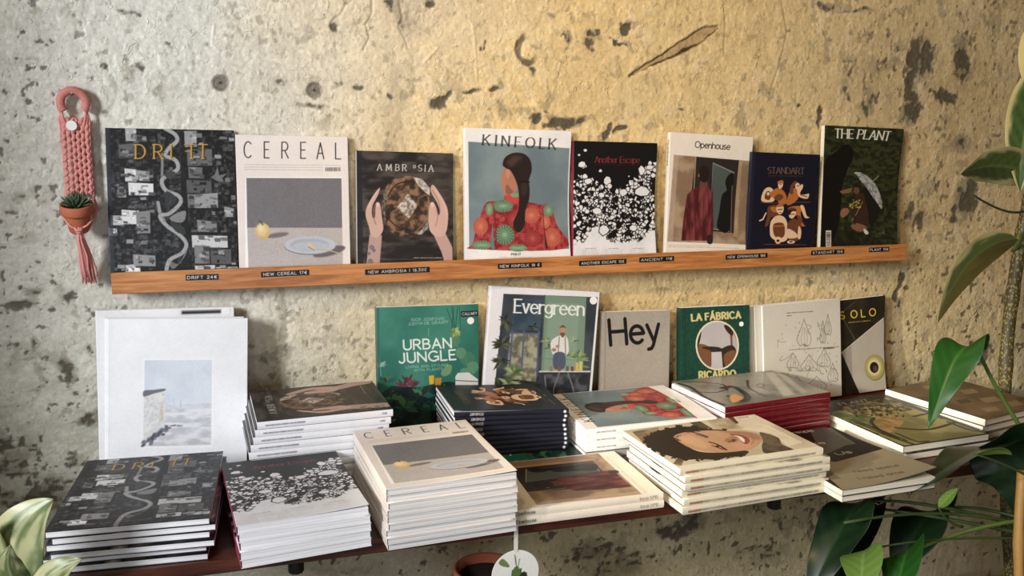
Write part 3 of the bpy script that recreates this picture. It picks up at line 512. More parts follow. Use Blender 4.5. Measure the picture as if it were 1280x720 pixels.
def bread():
    c = Sheet(.1718, .212, [(42, 64), (527, 79), (529, 668), (47, 672)], (54, 47, 44), 220)
    c.C = c.mottle((34, 29, 28), (78, 70, 64), .012, 21, sy=.035)
    for i in range(7): c.ell(430+i*4, 250+i*8, 40+i*24, 30+i*20, (92, 82, 74), a=.06)
    c.poly([(42, 64), (70, 65), (76, 672), (47, 672)], (30, 31, 37), a=.8)
    c.tex_poly([(180, 270), (215, 215), (280, 190), (345, 200), (395, 240), (412, 300), (410, 380), (385, 450), (330, 490), (270, 492), (215, 465), (180, 410), (168, 340)], (54, 38, 30), (140, 104, 78), .04, 33, smooth=True)
    for p in ([(185, 300), (230, 220), (290, 200)], [(180, 400), (230, 455), (300, 480)], [(405, 300), (395, 400), (340, 470)], [(355, 300), (395, 285), (410, 330)]): c.line(p, 9, (158, 118, 84), curve=True, a=.5)
    for p in ([(200, 290), (240, 235), (300, 215)], [(200, 400), (245, 440), (310, 462)], [(240, 350), (210, 370), (190, 420)]): c.line(p, 7, (36, 24, 20), curve=True, a=.8)
    c.tex_poly([(246, 345), (300, 278), (350, 338), (306, 402)], (120, 106, 92), (204, 194, 180), .09, 5); c.tex_poly([(328, 196), (372, 205), (410, 250), (412, 290), (380, 265), (350, 235)], (150, 142, 130), (204, 200, 190), .09, 6)
    c.tex_poly([(345, 480), (388, 440), (408, 390), (400, 450), (370, 482)], (110, 108, 96), (180, 178, 166), .09, 7); c.tex_poly([(170, 340), (182, 270), (200, 285), (185, 350), (190, 430)], (60, 54, 44), (130, 124, 108), .09, 17)
    skin, dk = (206, 166, 152), (150, 104, 92)
    c.poly([(108, 480), (170, 485), (155, 668), (88, 668)], (184, 150, 140))
    c.blob([(158, 250), (128, 285), (96, 340), (88, 385), (104, 440), (116, 485), (150, 494), (176, 458), (172, 410), (164, 350), (158, 326), (142, 322), (138, 350), (134, 396), (122, 392), (122, 340), (150, 285)], skin); c.line([(136, 330), (128, 392), (140, 430)], 6, dk, curve=True, a=.7); c.line([(158, 250), (128, 290), (104, 345)], 4, (230, 196, 182), a=.7); c.ell(150, 332, 7, 11, (226, 190, 178))
    for x, y, r in ((118, 545, 14), (130, 560, 10), (106, 575, 9), (112, 615, 15), (125, 640, 9), (100, 640, 8)): c.tex_poly([(x-r, y), (x, y-r), (x+r, y), (x, y+r)], (84, 84, 90), (140, 116, 112), .15, 3, smooth=True, a=.8)
    c.poly([(428, 478), (486, 468), (524, 545), (524, 668), (492, 650), (470, 570)], (190, 154, 144))
    c.blob([(416, 246), (432, 238), (478, 305), (502, 362), (500, 440), (484, 484), (446, 492), (412, 462), (404, 400), (410, 335), (424, 320), (440, 338), (454, 384), (462, 366), (446, 320), (420, 276)], skin); c.line([(424, 262), (456, 320), (462, 372)], 5, dk, curve=True, a=.7); c.line([(440, 262), (478, 320), (496, 380)], 5, (230, 196, 184), curve=True, a=.6); c.ell(424, 332, 8, 12, (226, 192, 180)); c.line([(446, 350), (450, 400), (440, 440)], 5, dk, curve=True, a=.6)
    xs = [(x-147)/34 for x in (147, 196, 248, 286)]
    c.text('AMBR', (147, 162), (440, 168), 31, (232, 226, 218), .13, .05, .22, xs=xs); c.ell(333, 144, 7, 8, (232, 226, 218)); c.ell(333, 144, 4.5, 5.5, (70, 62, 58))
    c.text('SIA', (353, 166), (440, 169), 31, (232, 226, 218), .13, .05, .22, xs=[0, 1.08, 1.68])
    c.greek((330, 597), (470, 597), (214, 206, 196), 4, 9, 3, .8); c.line([(160, 603), (325, 603)], 1.5, (170, 160, 150), a=.6)
    return c
ART['bread'] = bread()

def back_portrait():
    c = Sheet(.2042, .253, [(40, 44), (522, 60), (522, 676), (44, 682)], (236, 234, 234), 230)
    c.C = c.mottle((230, 228, 228), (240, 238, 237), .01, 3)
    c.tex_poly([(56, 107), (516, 137), (516, 592), (60, 592)], (104, 124, 132), (128, 146, 150), .006, 8)
    c.tex_poly([(220, 380), (222, 352), (258, 333), (302, 345), (312, 372), (395, 392), (418, 386), (444, 415), (462, 480), (496, 592), (82, 592), (76, 565), (112, 440), (134, 388), (160, 376), (200, 378)], (138, 34, 42), (186, 70, 66), .07, 12, smooth=True)
    rg = random.Random(5)
    def medal(x, y, r, lo, hi, ry=None):
        ry = ry or r; c.ell(x, y, r, ry, lo)
        for k in range(18):
            t = k*math.pi/9; c.line([(x+.25*r*math.cos(t), y+.25*ry*math.sin(t)), (x+.95*r*math.cos(t), y+.95*ry*math.sin(t))], 2.6, hi)
        c.ell(x, y, r*.22, ry*.22, hi)
    gr, gl, og, ol = (80, 118, 88), (140, 172, 134), (184, 78, 60), (214, 124, 96)
    for x, y, r, a, b, ry in ((215, 398, 46, gr, gl, 28), (222, 528, 44, gr, gl, 46), (152, 412, 18, gr, gl, 28), (425, 418, 24, gr, gl, 28), (118, 574, 44, gr, gl, 20), (282, 588, 42, gr, gl, 16), (112, 490, 34, og, ol, 40), (440, 540, 40, og, ol, 44), (345, 440, 40, og, ol, 36), (350, 545, 40, (150, 38, 46), (190, 84, 76), 40), (270, 460, 34, (156, 40, 48), (196, 88, 78), 34), (412, 470, 22, og, ol, 30)): medal(x, y, r, a, b, ry)
    c.poly([(166, 470), (176, 592), (160, 592), (158, 560)], (104, 124, 130)); c.poly([(404, 500), (410, 592), (420, 592)], (70, 30, 36))
    c.line([(172, 400), (182, 500), (182, 592)], 4, (110, 24, 34), a=.8); c.line([(398, 410), (404, 500), (408, 592)], 4, (110, 24, 34), a=.8)
    c.blob([(222, 352), (258, 333), (298, 346), (300, 376), (262, 380), (232, 374)], (204, 70, 62)); c.blob([(246, 340), (286, 338), (296, 352), (262, 358)], (120, 160, 118))
    c.blob([(220, 222), (208, 262), (205, 290), (212, 318), (214, 342), (236, 348), (268, 334), (284, 300), (262, 245), (240, 224)], (186, 122, 96)); c.blob([(232, 300), (250, 320), (262, 335), (236, 346), (226, 330)], (150, 92, 74)); c.blob([(228, 238), (240, 232), (246, 250), (238, 272), (230, 262)], (206, 138, 110))
    c.blob([(212, 210), (224, 178), (262, 158), (308, 162), (338, 190), (346, 236), (334, 282), (338, 325), (334, 372), (318, 420), (314, 480), (292, 516), (268, 506), (262, 470), (284, 420), (288, 350), (276, 290), (250, 240), (226, 226)], (44, 31, 30)); c.blob([(232, 200), (262, 172), (300, 176), (280, 200), (250, 220)], (86, 66, 60), soft=4, a=.7); c.blob([(300, 300), (326, 300), (322, 345), (300, 345)], (70, 52, 48), soft=3, a=.6); c.line([(294, 286), (336, 290)], 5, (22, 16, 16))
    xs0 = (122, 180, 208, 268, 316, 380, 422); xw = [(x-122)/46 for x in xs0]
    c.text('KINFOLK', (122, 122), (455, 143), 46, (20, 18, 18), .13, .05, .2, xs=xw)
    c.text('PRINT', (250, 621), (295, 621), 9, (40, 36, 36), .2); c.greek((200, 629), (345, 629), (140, 136, 134), 2, 14, 4)
    return c
ART['back'] = back_portrait()

def ice():
    c = Sheet(.1713, .231, [(70, 57), (489, 70), (484, 676), (68, 681)], (18, 17, 18), 240)
    rg = np.random.default_rng(9); P = []
    while len(P) < 620:
        x, y = rg.uniform(66, 492), rg.uniform(90, 600)
        top = 245+75*math.exp(-((x-270)/90)**2)-70*sstep(370, 480, x)
        if y < top-10 and rg.random() > .06*math.exp(-(top-y)/70): continue
        P.append((x, y))
    Q = c.px(P); d1 = np.full(c.X.shape, 1e9); d2 = d1.copy(); idx = np.zeros(c.X.shape, int)
    wx = c.X+(fbm(c.X*.12, c.Y*.12, 3, 3)-.5)*7; wy = c.Y+(fbm(c.X*.12+40, c.Y*.12, 4, 3)-.5)*7
    for i, (a, b) in enumerate(Q):
        d = np.hypot(wx-a, wy-b); n = d < d1; d2 = np.where(n, d1, np.minimum(d2, d)); idx = np.where(n, i, idx); d1 = np.where(n, d, d1)
    rr = rg.random(len(P)); gap = np.where(rr < .2, 6, 1.6)[idx]*.8
    m = np.clip((d2-d1-gap)*.8, 0, 1)*(d1 < 13*(.55+.6*rr[idx])*c.s/.57*.6)
    inv = np.linalg.inv(c.H); pt = np.stack([c.X, c.Y, np.ones_like(c.X)], -1)@inv.T; qx = pt[..., 0]/pt[..., 2]; qy = pt[..., 1]/pt[..., 2]
    bot = 560-85*np.exp(-((qx-185)/45)**2)-70*sstep(400, 480, qx)+(fbm(qx*.03, qy*.03, 5)-.5)*60
    m = np.maximum(m, sstep(-6, 6, qy-bot)); g = 226+10*(rr[idx]-.5)
    c.C = c.C*(1-m[..., None])+np.stack([g, g, g+2], -1)*m[..., None]
    for x, y, a, b in ((113, 176, 21, 18), (128, 105, 9, 9), (97, 128, 7, 6), (205, 208, 9, 8), (415, 206, 17, 25), (455, 190, 19, 13), (421, 312, 40, 26), (240, 258, 19, 25), (252, 285, 12, 14), (322, 316, 22, 19), (143, 260, 20, 16), (190, 410, 28, 16), (222, 505, 28, 28), (375, 495, 20, 16), (350, 235, 4, 4), (365, 262, 5, 5), (475, 230, 12, 12), (212, 330, 16, 16)):
        r_ = random.Random(x); pts = [(x+a*(.75+.35*r_.random())*math.cos(t), y+b*(.75+.35*r_.random())*math.sin(t)) for t in np.linspace(0, 2*math.pi, 7, endpoint=False)]
        c.poly([(x+(u-x)*1.2, y+(v-y)*1.2) for u, v in pts], (18, 17, 18)); c.poly(pts, (228, 228, 230))
    c.text('Another Escape', (177, 166), (402, 169), 30, (150, 46, 52), .14, .06, .14, gap=.1); c.greek((180, 176), (400, 178), (110, 36, 42), 2, 22, 2, .6)
    for x0, x1 in ((112, 200), (228, 315), (350, 440)):
        c.greek((x0+18, 598), (x1-18, 597), (90, 90, 92), 2.6, 4, x0)
        for k in range(3): c.greek((x0, 608+k*9), (x1, 606+k*9), (150, 150, 152), 1.8, 8, x0+k, .6)
    return c
ART['ice'] = ice()

def doorway():
    c = Sheet(.1815, .2435, [(554, 33), (982, 58), (952, 676), (528, 669)], (234, 224, 208), 230)
    c.tex_poly([(572, 147), (974, 178), (948, 598), (538, 580)], (140, 112, 86), (176, 148, 118), .02, 4)
    c.poly([(572, 147), (596, 149), (566, 580), (538, 580)], (192, 166, 144), a=.6)
    c.poly([(686, 156), (912, 174), (888, 540), (690, 522), (664, 330)], (46, 39, 36)); c.line([(686, 156), (676, 340)], 4, (178, 152, 120))
    c.poly([(776, 188), (888, 236), (860, 534), (778, 516)], (78, 88, 84)); c.line([(776, 188), (888, 236)], 4, (150, 146, 132)); c.line([(778, 518), (860, 532)], 5, (150, 134, 112)); c.line([(776, 190), (772, 330)], 2.5, (140, 136, 124))
    c.blob([(846, 268), (866, 242), (886, 246), (884, 320), (864, 524), (800, 514), (812, 430), (826, 350), (850, 324), (844, 296)], (22, 20, 19))
    c.poly([(912, 174), (930, 176), (906, 560), (884, 556)], (186, 152, 112), a=.6); c.line([(880, 300), (872, 540)], 3, (196, 160, 120), a=.7)
    c.tex_poly([(642, 345), (666, 324), (704, 305), (752, 308), (778, 345), (780, 480), (776, 578), (612, 576), (614, 540), (626, 440)], (78, 24, 30), (138, 62, 62), .045, 9, sy=.012)
    for x in (660, 690, 730, 756): c.line([(x, 340), (x-8, 570)], 5, (70, 22, 28), a=.5)
    c.poly([(712, 270), (744, 270), (752, 310), (704, 308)], (104, 64, 50)); c.blob([(700, 243), (712, 210), (738, 204), (757, 226), (754, 262), (738, 284), (716, 280), (704, 262)], (36, 27, 24)); c.ell(702, 250, 4, 10, (140, 90, 70)); c.blob([(744, 555), (772, 550), (772, 590), (748, 590)], (46, 34, 30))
    c.text('Openhouse', (681, 110), (861, 121), 30, (34, 30, 28), .13, gap=.13)
    c.greek((545, 606), (910, 616), (130, 120, 108), 2.2, 26, 2, .7); c.greek((545, 598), (760, 604), (130, 120, 108), 2.2, 18, 3, .6)
    return c
ART['doorway'] = doorway()

def navy():
    c = Sheet(.1568, .2085, [(76, 161), (389, 174), (358, 644), (48, 642)], (18, 20, 36), 240)
    o, cr, br, dk = (188, 106, 46), (232, 192, 152), (112, 62, 36), (40, 26, 26)
    c.poly([(76, 161), (92, 162), (64, 642), (48, 642)], (30, 34, 56), a=.7)
    c.text('STANDART', (148, 259), (316, 262), 28, (116, 86, 64), .15, .06, .2, gap=.14); c.greek((152, 270), (308, 272), (100, 74, 56), 2.4, 20, 3, .7)
    B = c.blob
    B([(120, 385), (128, 340), (150, 322), (172, 332), (182, 362), (172, 388)], cr); B([(134, 372), (140, 345), (156, 340), (164, 362), (154, 380)], br); c.ell(150, 352, 7, 8, cr); c.line([(118, 392), (228, 396)], 3, br); c.line([(238, 392), (344, 390)], 3, br)
    B([(160, 348), (190, 326), (214, 332), (234, 360), (234, 396), (204, 398), (188, 374), (164, 366)], o); B([(176, 372), (200, 352), (222, 366), (200, 384)], br); B([(196, 300), (210, 296), (219, 310), (210, 328), (198, 324)], cr); B([(194, 296), (216, 290), (221, 304), (206, 303), (196, 308)], o); c.line([(203, 308), (212, 307)], 3, dk)
    B([(236, 400), (248, 346), (270, 326), (296, 340), (290, 372), (262, 398)], o); B([(250, 348), (256, 312), (276, 294), (288, 304), (268, 322), (266, 352)], br); B([(278, 306), (292, 304), (298, 320), (286, 334), (276, 324)], cr); B([(286, 334), (306, 308), (312, 322), (298, 350), (318, 356), (340, 352), (334, 374), (308, 372), (290, 360)], cr); c.line([(300, 356), (330, 366)], 4, br); c.line([(284, 316), (294, 315)], 3, dk)
    B([(150, 412), (186, 404), (206, 430), (196, 462), (166, 458), (152, 492), (136, 500), (146, 456)], br); B([(160, 416), (184, 412), (198, 430), (176, 436)], o); c.line([(140, 440), (126, 468), (112, 474)], 6, cr)
    B([(244, 418), (272, 408), (306, 412), (302, 446), (316, 492), (326, 498), (304, 498), (288, 456), (258, 444)], o); B([(300, 406), (316, 408), (330, 452), (344, 460), (322, 462), (306, 428)], cr); B([(282, 450), (300, 456), (312, 486), (296, 480)], br)
    B([(192, 404), (210, 400), (222, 412), (220, 434), (206, 446), (192, 436), (188, 420)], cr); B([(188, 412), (196, 400), (214, 398), (222, 410), (206, 412)], o); c.line([(196, 424), (216, 423)], 3.4, dk); c.line([(202, 437), (212, 437)], 2.4, (150, 60, 40))
    B([(158, 520), (164, 476), (190, 452), (222, 456), (240, 490), (240, 556), (206, 572), (166, 552)], cr); B([(176, 490), (222, 488), (226, 540), (204, 554), (178, 540)], br); c.line([(176, 500), (224, 498)], 4, o); B([(182, 566), (192, 548), (208, 552), (208, 574), (192, 580)], cr); c.ell(196, 566, 7, 6, dk)
    B([(244, 440), (252, 424), (272, 422), (280, 440), (268, 462), (252, 462)], cr); B([(242, 440), (250, 420), (274, 418), (282, 432), (262, 432), (250, 450)], dk); B([(240, 424), (262, 414), (280, 424), (260, 424)], br); c.line([(256, 446), (272, 445)], 3, dk)
    B([(238, 500), (252, 474), (276, 466), (302, 486), (304, 540), (286, 566), (248, 566)], br); B([(230, 520), (248, 512), (276, 528), (290, 548), (264, 556), (240, 552)], cr); B([(292, 500), (304, 520), (300, 556), (288, 552)], cr); c.ell(256, 572, 18, 7, (236, 224, 206)); c.ell(256, 571, 10, 4, br)
    c.line([(130, 582), (328, 585)], 2.5, br)
    for a, b in ((108, 165), (206, 228), (262, 312)): c.greek((a, 604), (b, 602), (190, 180, 176), 2.6, 6, a, .7)
    return c
ART['navy'] = navy()

def umbrella():
    c = Sheet(.1939, .262, [(412, 47), (792, 64), (766, 643), (389, 644)], (36, 42, 22), 230)
    c.C = c.mottle((24, 30, 16), (54, 60, 30), .05, 6, sy=.1)
    c.tex_poly([(389, 644), (395, 560), (520, 530), (640, 560), (766, 643)], (22, 24, 14), (40, 42, 22), .06, 8)
    c.blob([(408, 240), (440, 190), (478, 160), (500, 138), (534, 140), (550, 170), (546, 212), (524, 250), (500, 320), (494, 400), (484, 470), (470, 540), (440, 600), (395, 610)], (13, 13, 12))
    c.blob([(556, 400), (585, 360), (624, 380), (648, 430), (640, 500), (580, 520), (556, 470)], (58, 36, 28)); c.blob([(600, 330), (660, 380), (690, 440), (640, 520), (624, 430)], (22, 24, 16))
    c.blob([(486, 352), (505, 346), (532, 340), (546, 346), (538, 356), (518, 362), (498, 362)], (128, 88, 60)); c.line([(520, 344), (548, 338)], 5, (128, 88, 60)); c.blob([(556, 345), (562, 330), (580, 326), (588, 345), (576, 364), (562, 362)], (104, 70, 50)); c.blob([(552, 330), (566, 312), (588, 314), (596, 345), (586, 360), (580, 336)], (34, 25, 19)); c.blob([(488, 452), (500, 432), (524, 430), (532, 446), (518, 464), (496, 474)], (146, 96, 64))
    c.tex_poly([(556, 266), (576, 262), (606, 272), (650, 302), (682, 350), (698, 400), (696, 434), (672, 404), (650, 376), (616, 330), (588, 302), (572, 278)], (118, 118, 116), (176, 174, 170), .12, 9, smooth=True)
    for p in ([(574, 268), (630, 320), (694, 428)], [(574, 268), (650, 312), (692, 400)]): c.line(p, 2, (200, 198, 192), curve=True, a=.7)
    c.line([(652, 304), (680, 280)], 3.5, (150, 140, 128)); c.line([(574, 266), (562, 266)], 4, (190, 186, 178)); c.line([(600, 400), (560, 470), (544, 488)], 4, (130, 112, 72))
    rg = random.Random(3)
    for _ in range(26): c.ell(rg.uniform(536, 590), rg.uniform(390, 428), 4, 4, (190, 160, 46) if rg.random() < .6 else (110, 116, 44))
    c.blob([(542, 510), (566, 498), (612, 512), (616, 532), (580, 538), (550, 526)], (136, 84, 64)); c.blob([(604, 524), (626, 540), (620, 552), (606, 544)], (210, 200, 188)); c.line([(560, 470), (560, 500)], 10, (50, 28, 24))
    c.text('THE', (460, 105), (548, 108), 41, (236, 230, 214), .17, .06, .2, gap=.18); c.text('PLANT', (568, 108), (722, 117), 41, (236, 230, 214), .17, .06, .2, gap=.18, slant=.16)
    c.rect(417, 533, 443, 610, (222, 214, 190))
    for k in range(16): c.rect(420, 540+k*4, 440, 540+k*4+rg.uniform(1, 3), (40, 36, 30))
    c.greek((680, 545), (704, 545), (160, 150, 120), 2, 3, 1); c.rect(700, 528, 707, 552, (120, 116, 90), a=.5)
    return c
ART['umbrella'] = umbrella()

def seaside(blank=False):
    c = Sheet(.217, .243, [(114, 66), (687, 63), (683, 651), (112, 679)], (234, 236, 238), 200)
    if not blank:
        c.rect(258, 228, 545, 594, (240, 242, 243))
        c.tex_poly([(265, 235), (540, 233), (538, 424), (262, 424)], (200, 209, 222), (212, 219, 228), .01, 3)
        c.tex_poly([(262, 420), (538, 414), (537, 580), (260, 588)], (186, 190, 196), (222, 224, 228), .02, 7, sy=.06)
        c.tex_poly([(330, 420), (538, 410), (538, 432), (345, 436)], (196, 200, 208), (206, 210, 216), .04, 4)
        c.poly([(262, 380), (345, 360), (350, 470), (340, 492), (300, 535), (260, 582)], (212, 214, 214)); c.tex_poly([(262, 390), (345, 366), (350, 470), (300, 532), (262, 570)], (200, 202, 202), (222, 222, 220), .1, 4); c.tex_poly([(328, 425), (340, 424), (339, 476), (326, 474)], (186, 174, 154), (214, 210, 202), .15, 9, smooth=True, a=.7)
        c.blob([(262, 360), (300, 356), (346, 351), (346, 360), (300, 372), (262, 384)], (104, 108, 116)); rg = random.Random(3)
        for _ in range(46):
            t = rg.random(); x = 262+t*95+rg.gauss(0, 6); y = 582-t*76+rg.gauss(0, 5); c.poly([(x-9, y+3), (x-3, y-5), (x+7, y-4), (x+9, y+2), (x, y+6)], rg.choice([(84, 88, 98), (112, 116, 124), (72, 76, 86)]), a=.9)
        for _ in range(12): x = rg.uniform(350, 415); c.ell(x, 503+rg.gauss(0, 2), 7, 2, (120, 124, 132))
        c.line([(384, 395), (386, 425)], 2, (180, 186, 196)); c.line([(412, 400), (412, 428)], 3, (172, 178, 188))
        c.line([(122, 70), (120, 672)], 3, (222, 224, 228), a=.6)
    return c
ART['seaside'] = seaside()
def plain_white():
    c = Sheet(.217, .25, None, (230, 230, 232), 100); c.rect(61, 2.0, 90, 4.6, (30, 30, 32)); return c
ART['white'] = plain_white()

def leaf_spray(c, x, y, n, r, cols, rg, wid=.22, a0=0, a1=360, a=1):
    for _ in range(n):
        t = R(rg.uniform(a0, a1)); l = r*rg.uniform(.5, 1); w = l*wid; dx, dy = math.cos(t), -math.sin(t); col = rg.choice(cols)
        c.poly([(x, y), (x+dx*l*.4-dy*w, y+dy*l*.4+dx*w), (x+dx*l, y+dy*l+l*.12), (x+dx*l*.4+dy*w, y+dy*l*.4-dx*w)], col, a=a)

def jungle():
    c = Sheet(.188, .241, [(56, 124), (410, 111), (413, 558), (64, 586)], (44, 120, 102), 230)
    c.C = c.mottle((36, 110, 94), (58, 134, 114), .008, 4); rg = random.Random(8)
    c.tex_poly([(60, 430), (110, 395), (210, 400), (300, 380), (412, 385), (413, 560), (60, 590)], (8, 28, 30), (26, 62, 56), .03, 6)
    pal = [(24, 74, 60), (46, 104, 66), (16, 46, 44), (70, 120, 76), (30, 90, 84), (20, 56, 40)]
    for x, y, n, r in ((90, 385, 16, 45), (110, 440, 16, 50), (150, 470, 18, 60), (215, 430, 16, 50), (250, 480, 14, 50), (300, 410, 14, 40), (370, 410, 14, 40), (100, 520, 12, 50), (330, 470, 12, 50)): leaf_spray(c, x, y, n, r, pal, rg, a0=-10, a1=190)
    for x, y in ((165, 385), (180, 400), (150, 400)): leaf_spray(c, x, y, 6, 45, [(120, 44, 62), (84, 36, 52)], rg, .14, 30, 150)
    leaf_spray(c, 70, 330, 7, 34, [(150, 180, 172), (110, 150, 140)], rg, .25, 20, 160, .7); c.line([(66, 285), (72, 360)], 3, (150, 180, 172), a=.6)
    for x, y in ((318, 120), (338, 118), (300, 125)): c.line([(x, y), (330, 205)], 2, (20, 48, 44), a=.8)
    for x in (302, 360): c.line([(325 if x < 330 else 345, 122), (x+15 if x < 330 else x-12, 200)], 1.6, (20, 48, 44))
    leaf_spray(c, 330, 205, 16, 24, [(150, 170, 90), (96, 130, 70), (180, 190, 130)], rg, .3); 
    for k in range(6): c.line([(316+k*5, 210), (314+k*6, 232+rg.uniform(0, 40))], 2.4, (110, 140, 80), a=.9)
    for x, y, r in ((372, 300, 30), (350, 280, 22), (392, 330, 24), (365, 350, 22)): c.blob([(x-r*.7, y-r*.6), (x+r*.3, y-r*.8), (x+r*.8, y), (x, y+r), (x-r*.8, y+r*.3)], rg.choice([(60, 124, 92), (84, 142, 108), (44, 100, 76)])); c.line([(x-r*.4, y-r*.5), (x, y+r*.8)], 1.5, (110, 160, 126), a=.6)
    c.blob([(280, 350), (300, 322), (318, 326), (312, 352), (290, 362)], (126, 160, 110), a=.8)
    c.poly([(238, 360), (256, 358), (255, 388), (240, 390)], (226, 184, 30)); c.poly([(258, 368), (282, 366), (280, 392), (260, 392)], (190, 140, 34)); c.poly([(330, 362), (338, 350), (376, 348), (408, 372), (409, 392), (330, 392)], (214, 214, 210)); c.line([(330, 376), (409, 380)], 2.5, (30, 40, 40))
    c.line([(57, 124), (66, 586)], 2, (90, 150, 130), a=.6); c.poly([(56, 124), (66, 124), (74, 586), (64, 586)], (30, 96, 82), a=.6)
    w = (228, 234, 226)
    c.text('URBAN', (152, 270), (316, 262), 33, w, .17, gap=.24); c.text('JUNGLE', (137, 316), (331, 303), 33, w, .17, gap=.24)
    pale = (150, 196, 178)
    c.text('IGOR JOSIFOVIC', (178, 170), (293, 166), 9, pale, .16, gap=.3); c.text('JUDITH DE GRAAFF', (167, 185), (305, 178), 9, pale, .16, gap=.3); c.line([(237, 195), (237, 222)], 1.5, pale)
    c.text('LIVING AND STYLING', (160, 334), (304, 326), 8, pale, .17, gap=.3); c.text('WITH PLANTS', (188, 345), (286, 340), 8, pale, .17, gap=.3)
    c.poly([(350, 136), (410, 133), (411, 152), (351, 156)], (18, 22, 24)); c.text('CALLWEY', (355, 150), (406, 147), 9, (230, 230, 228), .16)
    return c
ART['jungle'] = jungle()

def greenhouse():
    c = Sheet(.217, .253, [(455, 49), (830, 71), (794, 522), (420, 518)], (228, 228, 232), 230); rg = random.Random(6)
    A, B_, C_, D_ = (497, 76), (822, 88), (786, 500), (458, 492)
    c.tex_poly([A, B_, C_, D_], (44, 52, 62), (66, 74, 82), .012, 4)
    c.poly([(640, 82), (784, 88), (768, 420), (622, 415)], (116, 142, 122)); c.poly([(655, 100), (765, 105), (750, 350), (636, 345)], (128, 154, 134)); c.line([(660, 104), (762, 108), (748, 345)], 2, (92, 118, 102), a=.8); c.line([(622, 300), (775, 306)], 2, (92, 118, 102), a=.7); c.line([(640, 82), (622, 415)], 4, (70, 84, 80))
    c.tex_poly([(520, 212), (620, 214), (610, 380), (505, 378)], (96, 98, 80), (164, 160, 134), .06, 5)
    for a, b in (((528, 205), (518, 330)), ((568, 206), (560, 330)), ((620, 205), (612, 360))): c.line([a, b], 6, (78, 92, 132))
    c.line([(522, 212), (622, 214)], 5, (84, 96, 130)); c.tex_poly([(530, 95), (632, 98), (625, 205), (525, 200)], (40, 62, 78), (66, 86, 100), .02, 8)
    dk = [(48, 54, 40), (70, 76, 56), (36, 40, 34), (92, 96, 72)]; lt = [(130, 150, 100), (96, 122, 74), (160, 172, 126), (72, 96, 60)]
    for x, y, n, r in ((500, 170, 16, 40), (492, 250, 20, 44), (488, 310, 18, 40), (600, 190, 8, 28)): leaf_spray(c, x, y, n, r, dk, rg, .16)
    for x, y, n, r in ((530, 350, 26, 46), (640, 240, 14, 26), (655, 265, 12, 26), (760, 300, 24, 38), (730, 290, 10, 26), (770, 330, 14, 26), (738, 240, 8, 24)): leaf_spray(c, x, y, n, r, lt, rg, .16, -10, 190)
    c.tex_poly([(468, 365), (600, 380), (595, 495), (458, 492)], (30, 36, 30), (72, 80, 62), .05, 9); leaf_spray(c, 515, 390, 18, 50, lt+dk, rg, .14, -10, 190)
    c.poly([(626, 345), (800, 345), (786, 500), (615, 496)], (50, 54, 60)); c.tex_poly([(640, 355), (790, 355), (780, 490), (630, 490)], (40, 44, 50), (86, 88, 92), .05, 3)
    c.line([(622, 345), (796, 345)], 5, (200, 202, 200))
    for p in ([(690, 350), (670, 420), (700, 480)], [(720, 350), (740, 420), (720, 480)], [(640, 360), (650, 480)]): c.line(p, 5, (110, 112, 116), curve=True)
    c.blob([(662, 240), (688, 222), (714, 224), (722, 252), (718, 286), (676, 292), (662, 270)], (214, 214, 212)); c.line([(690, 226), (686, 288)], 3, (110, 96, 80)); c.line([(710, 226), (712, 286)], 3, (110, 96, 80)); c.blob([(672, 284), (708, 282), (708, 332), (672, 334)], (78, 88, 108)); c.blob([(690, 196), (702, 186), (713, 196), (710, 218), (700, 226), (692, 214)], (184, 140, 112)); c.blob([(690, 196), (702, 184), (714, 196), (702, 192)], (110, 74, 54)); c.blob([(692, 212), (710, 212), (702, 228)], (120, 80, 60)); c.ell(672, 270, 8, 6, (170, 124, 100)); c.ell(684, 258, 7, 5, (176, 130, 104))
    for x, y, col in ((690, 336, (120, 90, 60)), (662, 336, (150, 120, 80)), (752, 322, (206, 180, 92)), (764, 318, (206, 190, 110)), (718, 334, (90, 110, 60)), (735, 336, (140, 60, 50))): c.rect(x-5, y-8, x+5, 344, col)
    c.text('Evergreen', (535, 141), (774, 151), 46, (232, 234, 230), .15, .085, .16, gap=.14)
    return c
ART['greenhouse'] = greenhouse()

def hey():
    c = Sheet(.144, .209, [(75, 98), (345, 91), (337, 509), (69, 526)], (158, 150, 138), 190); c.C = c.mottle((155, 147, 135), (161, 153, 141), .2, 5)
    c.line([(87, 97), (81, 526)], 3, (120, 112, 102), a=.7)
    c.text('Hey', (107, 229), (303, 214), 100, (22, 20, 20), .135, gap=.17)
    return c
ART['hey'] = hey()

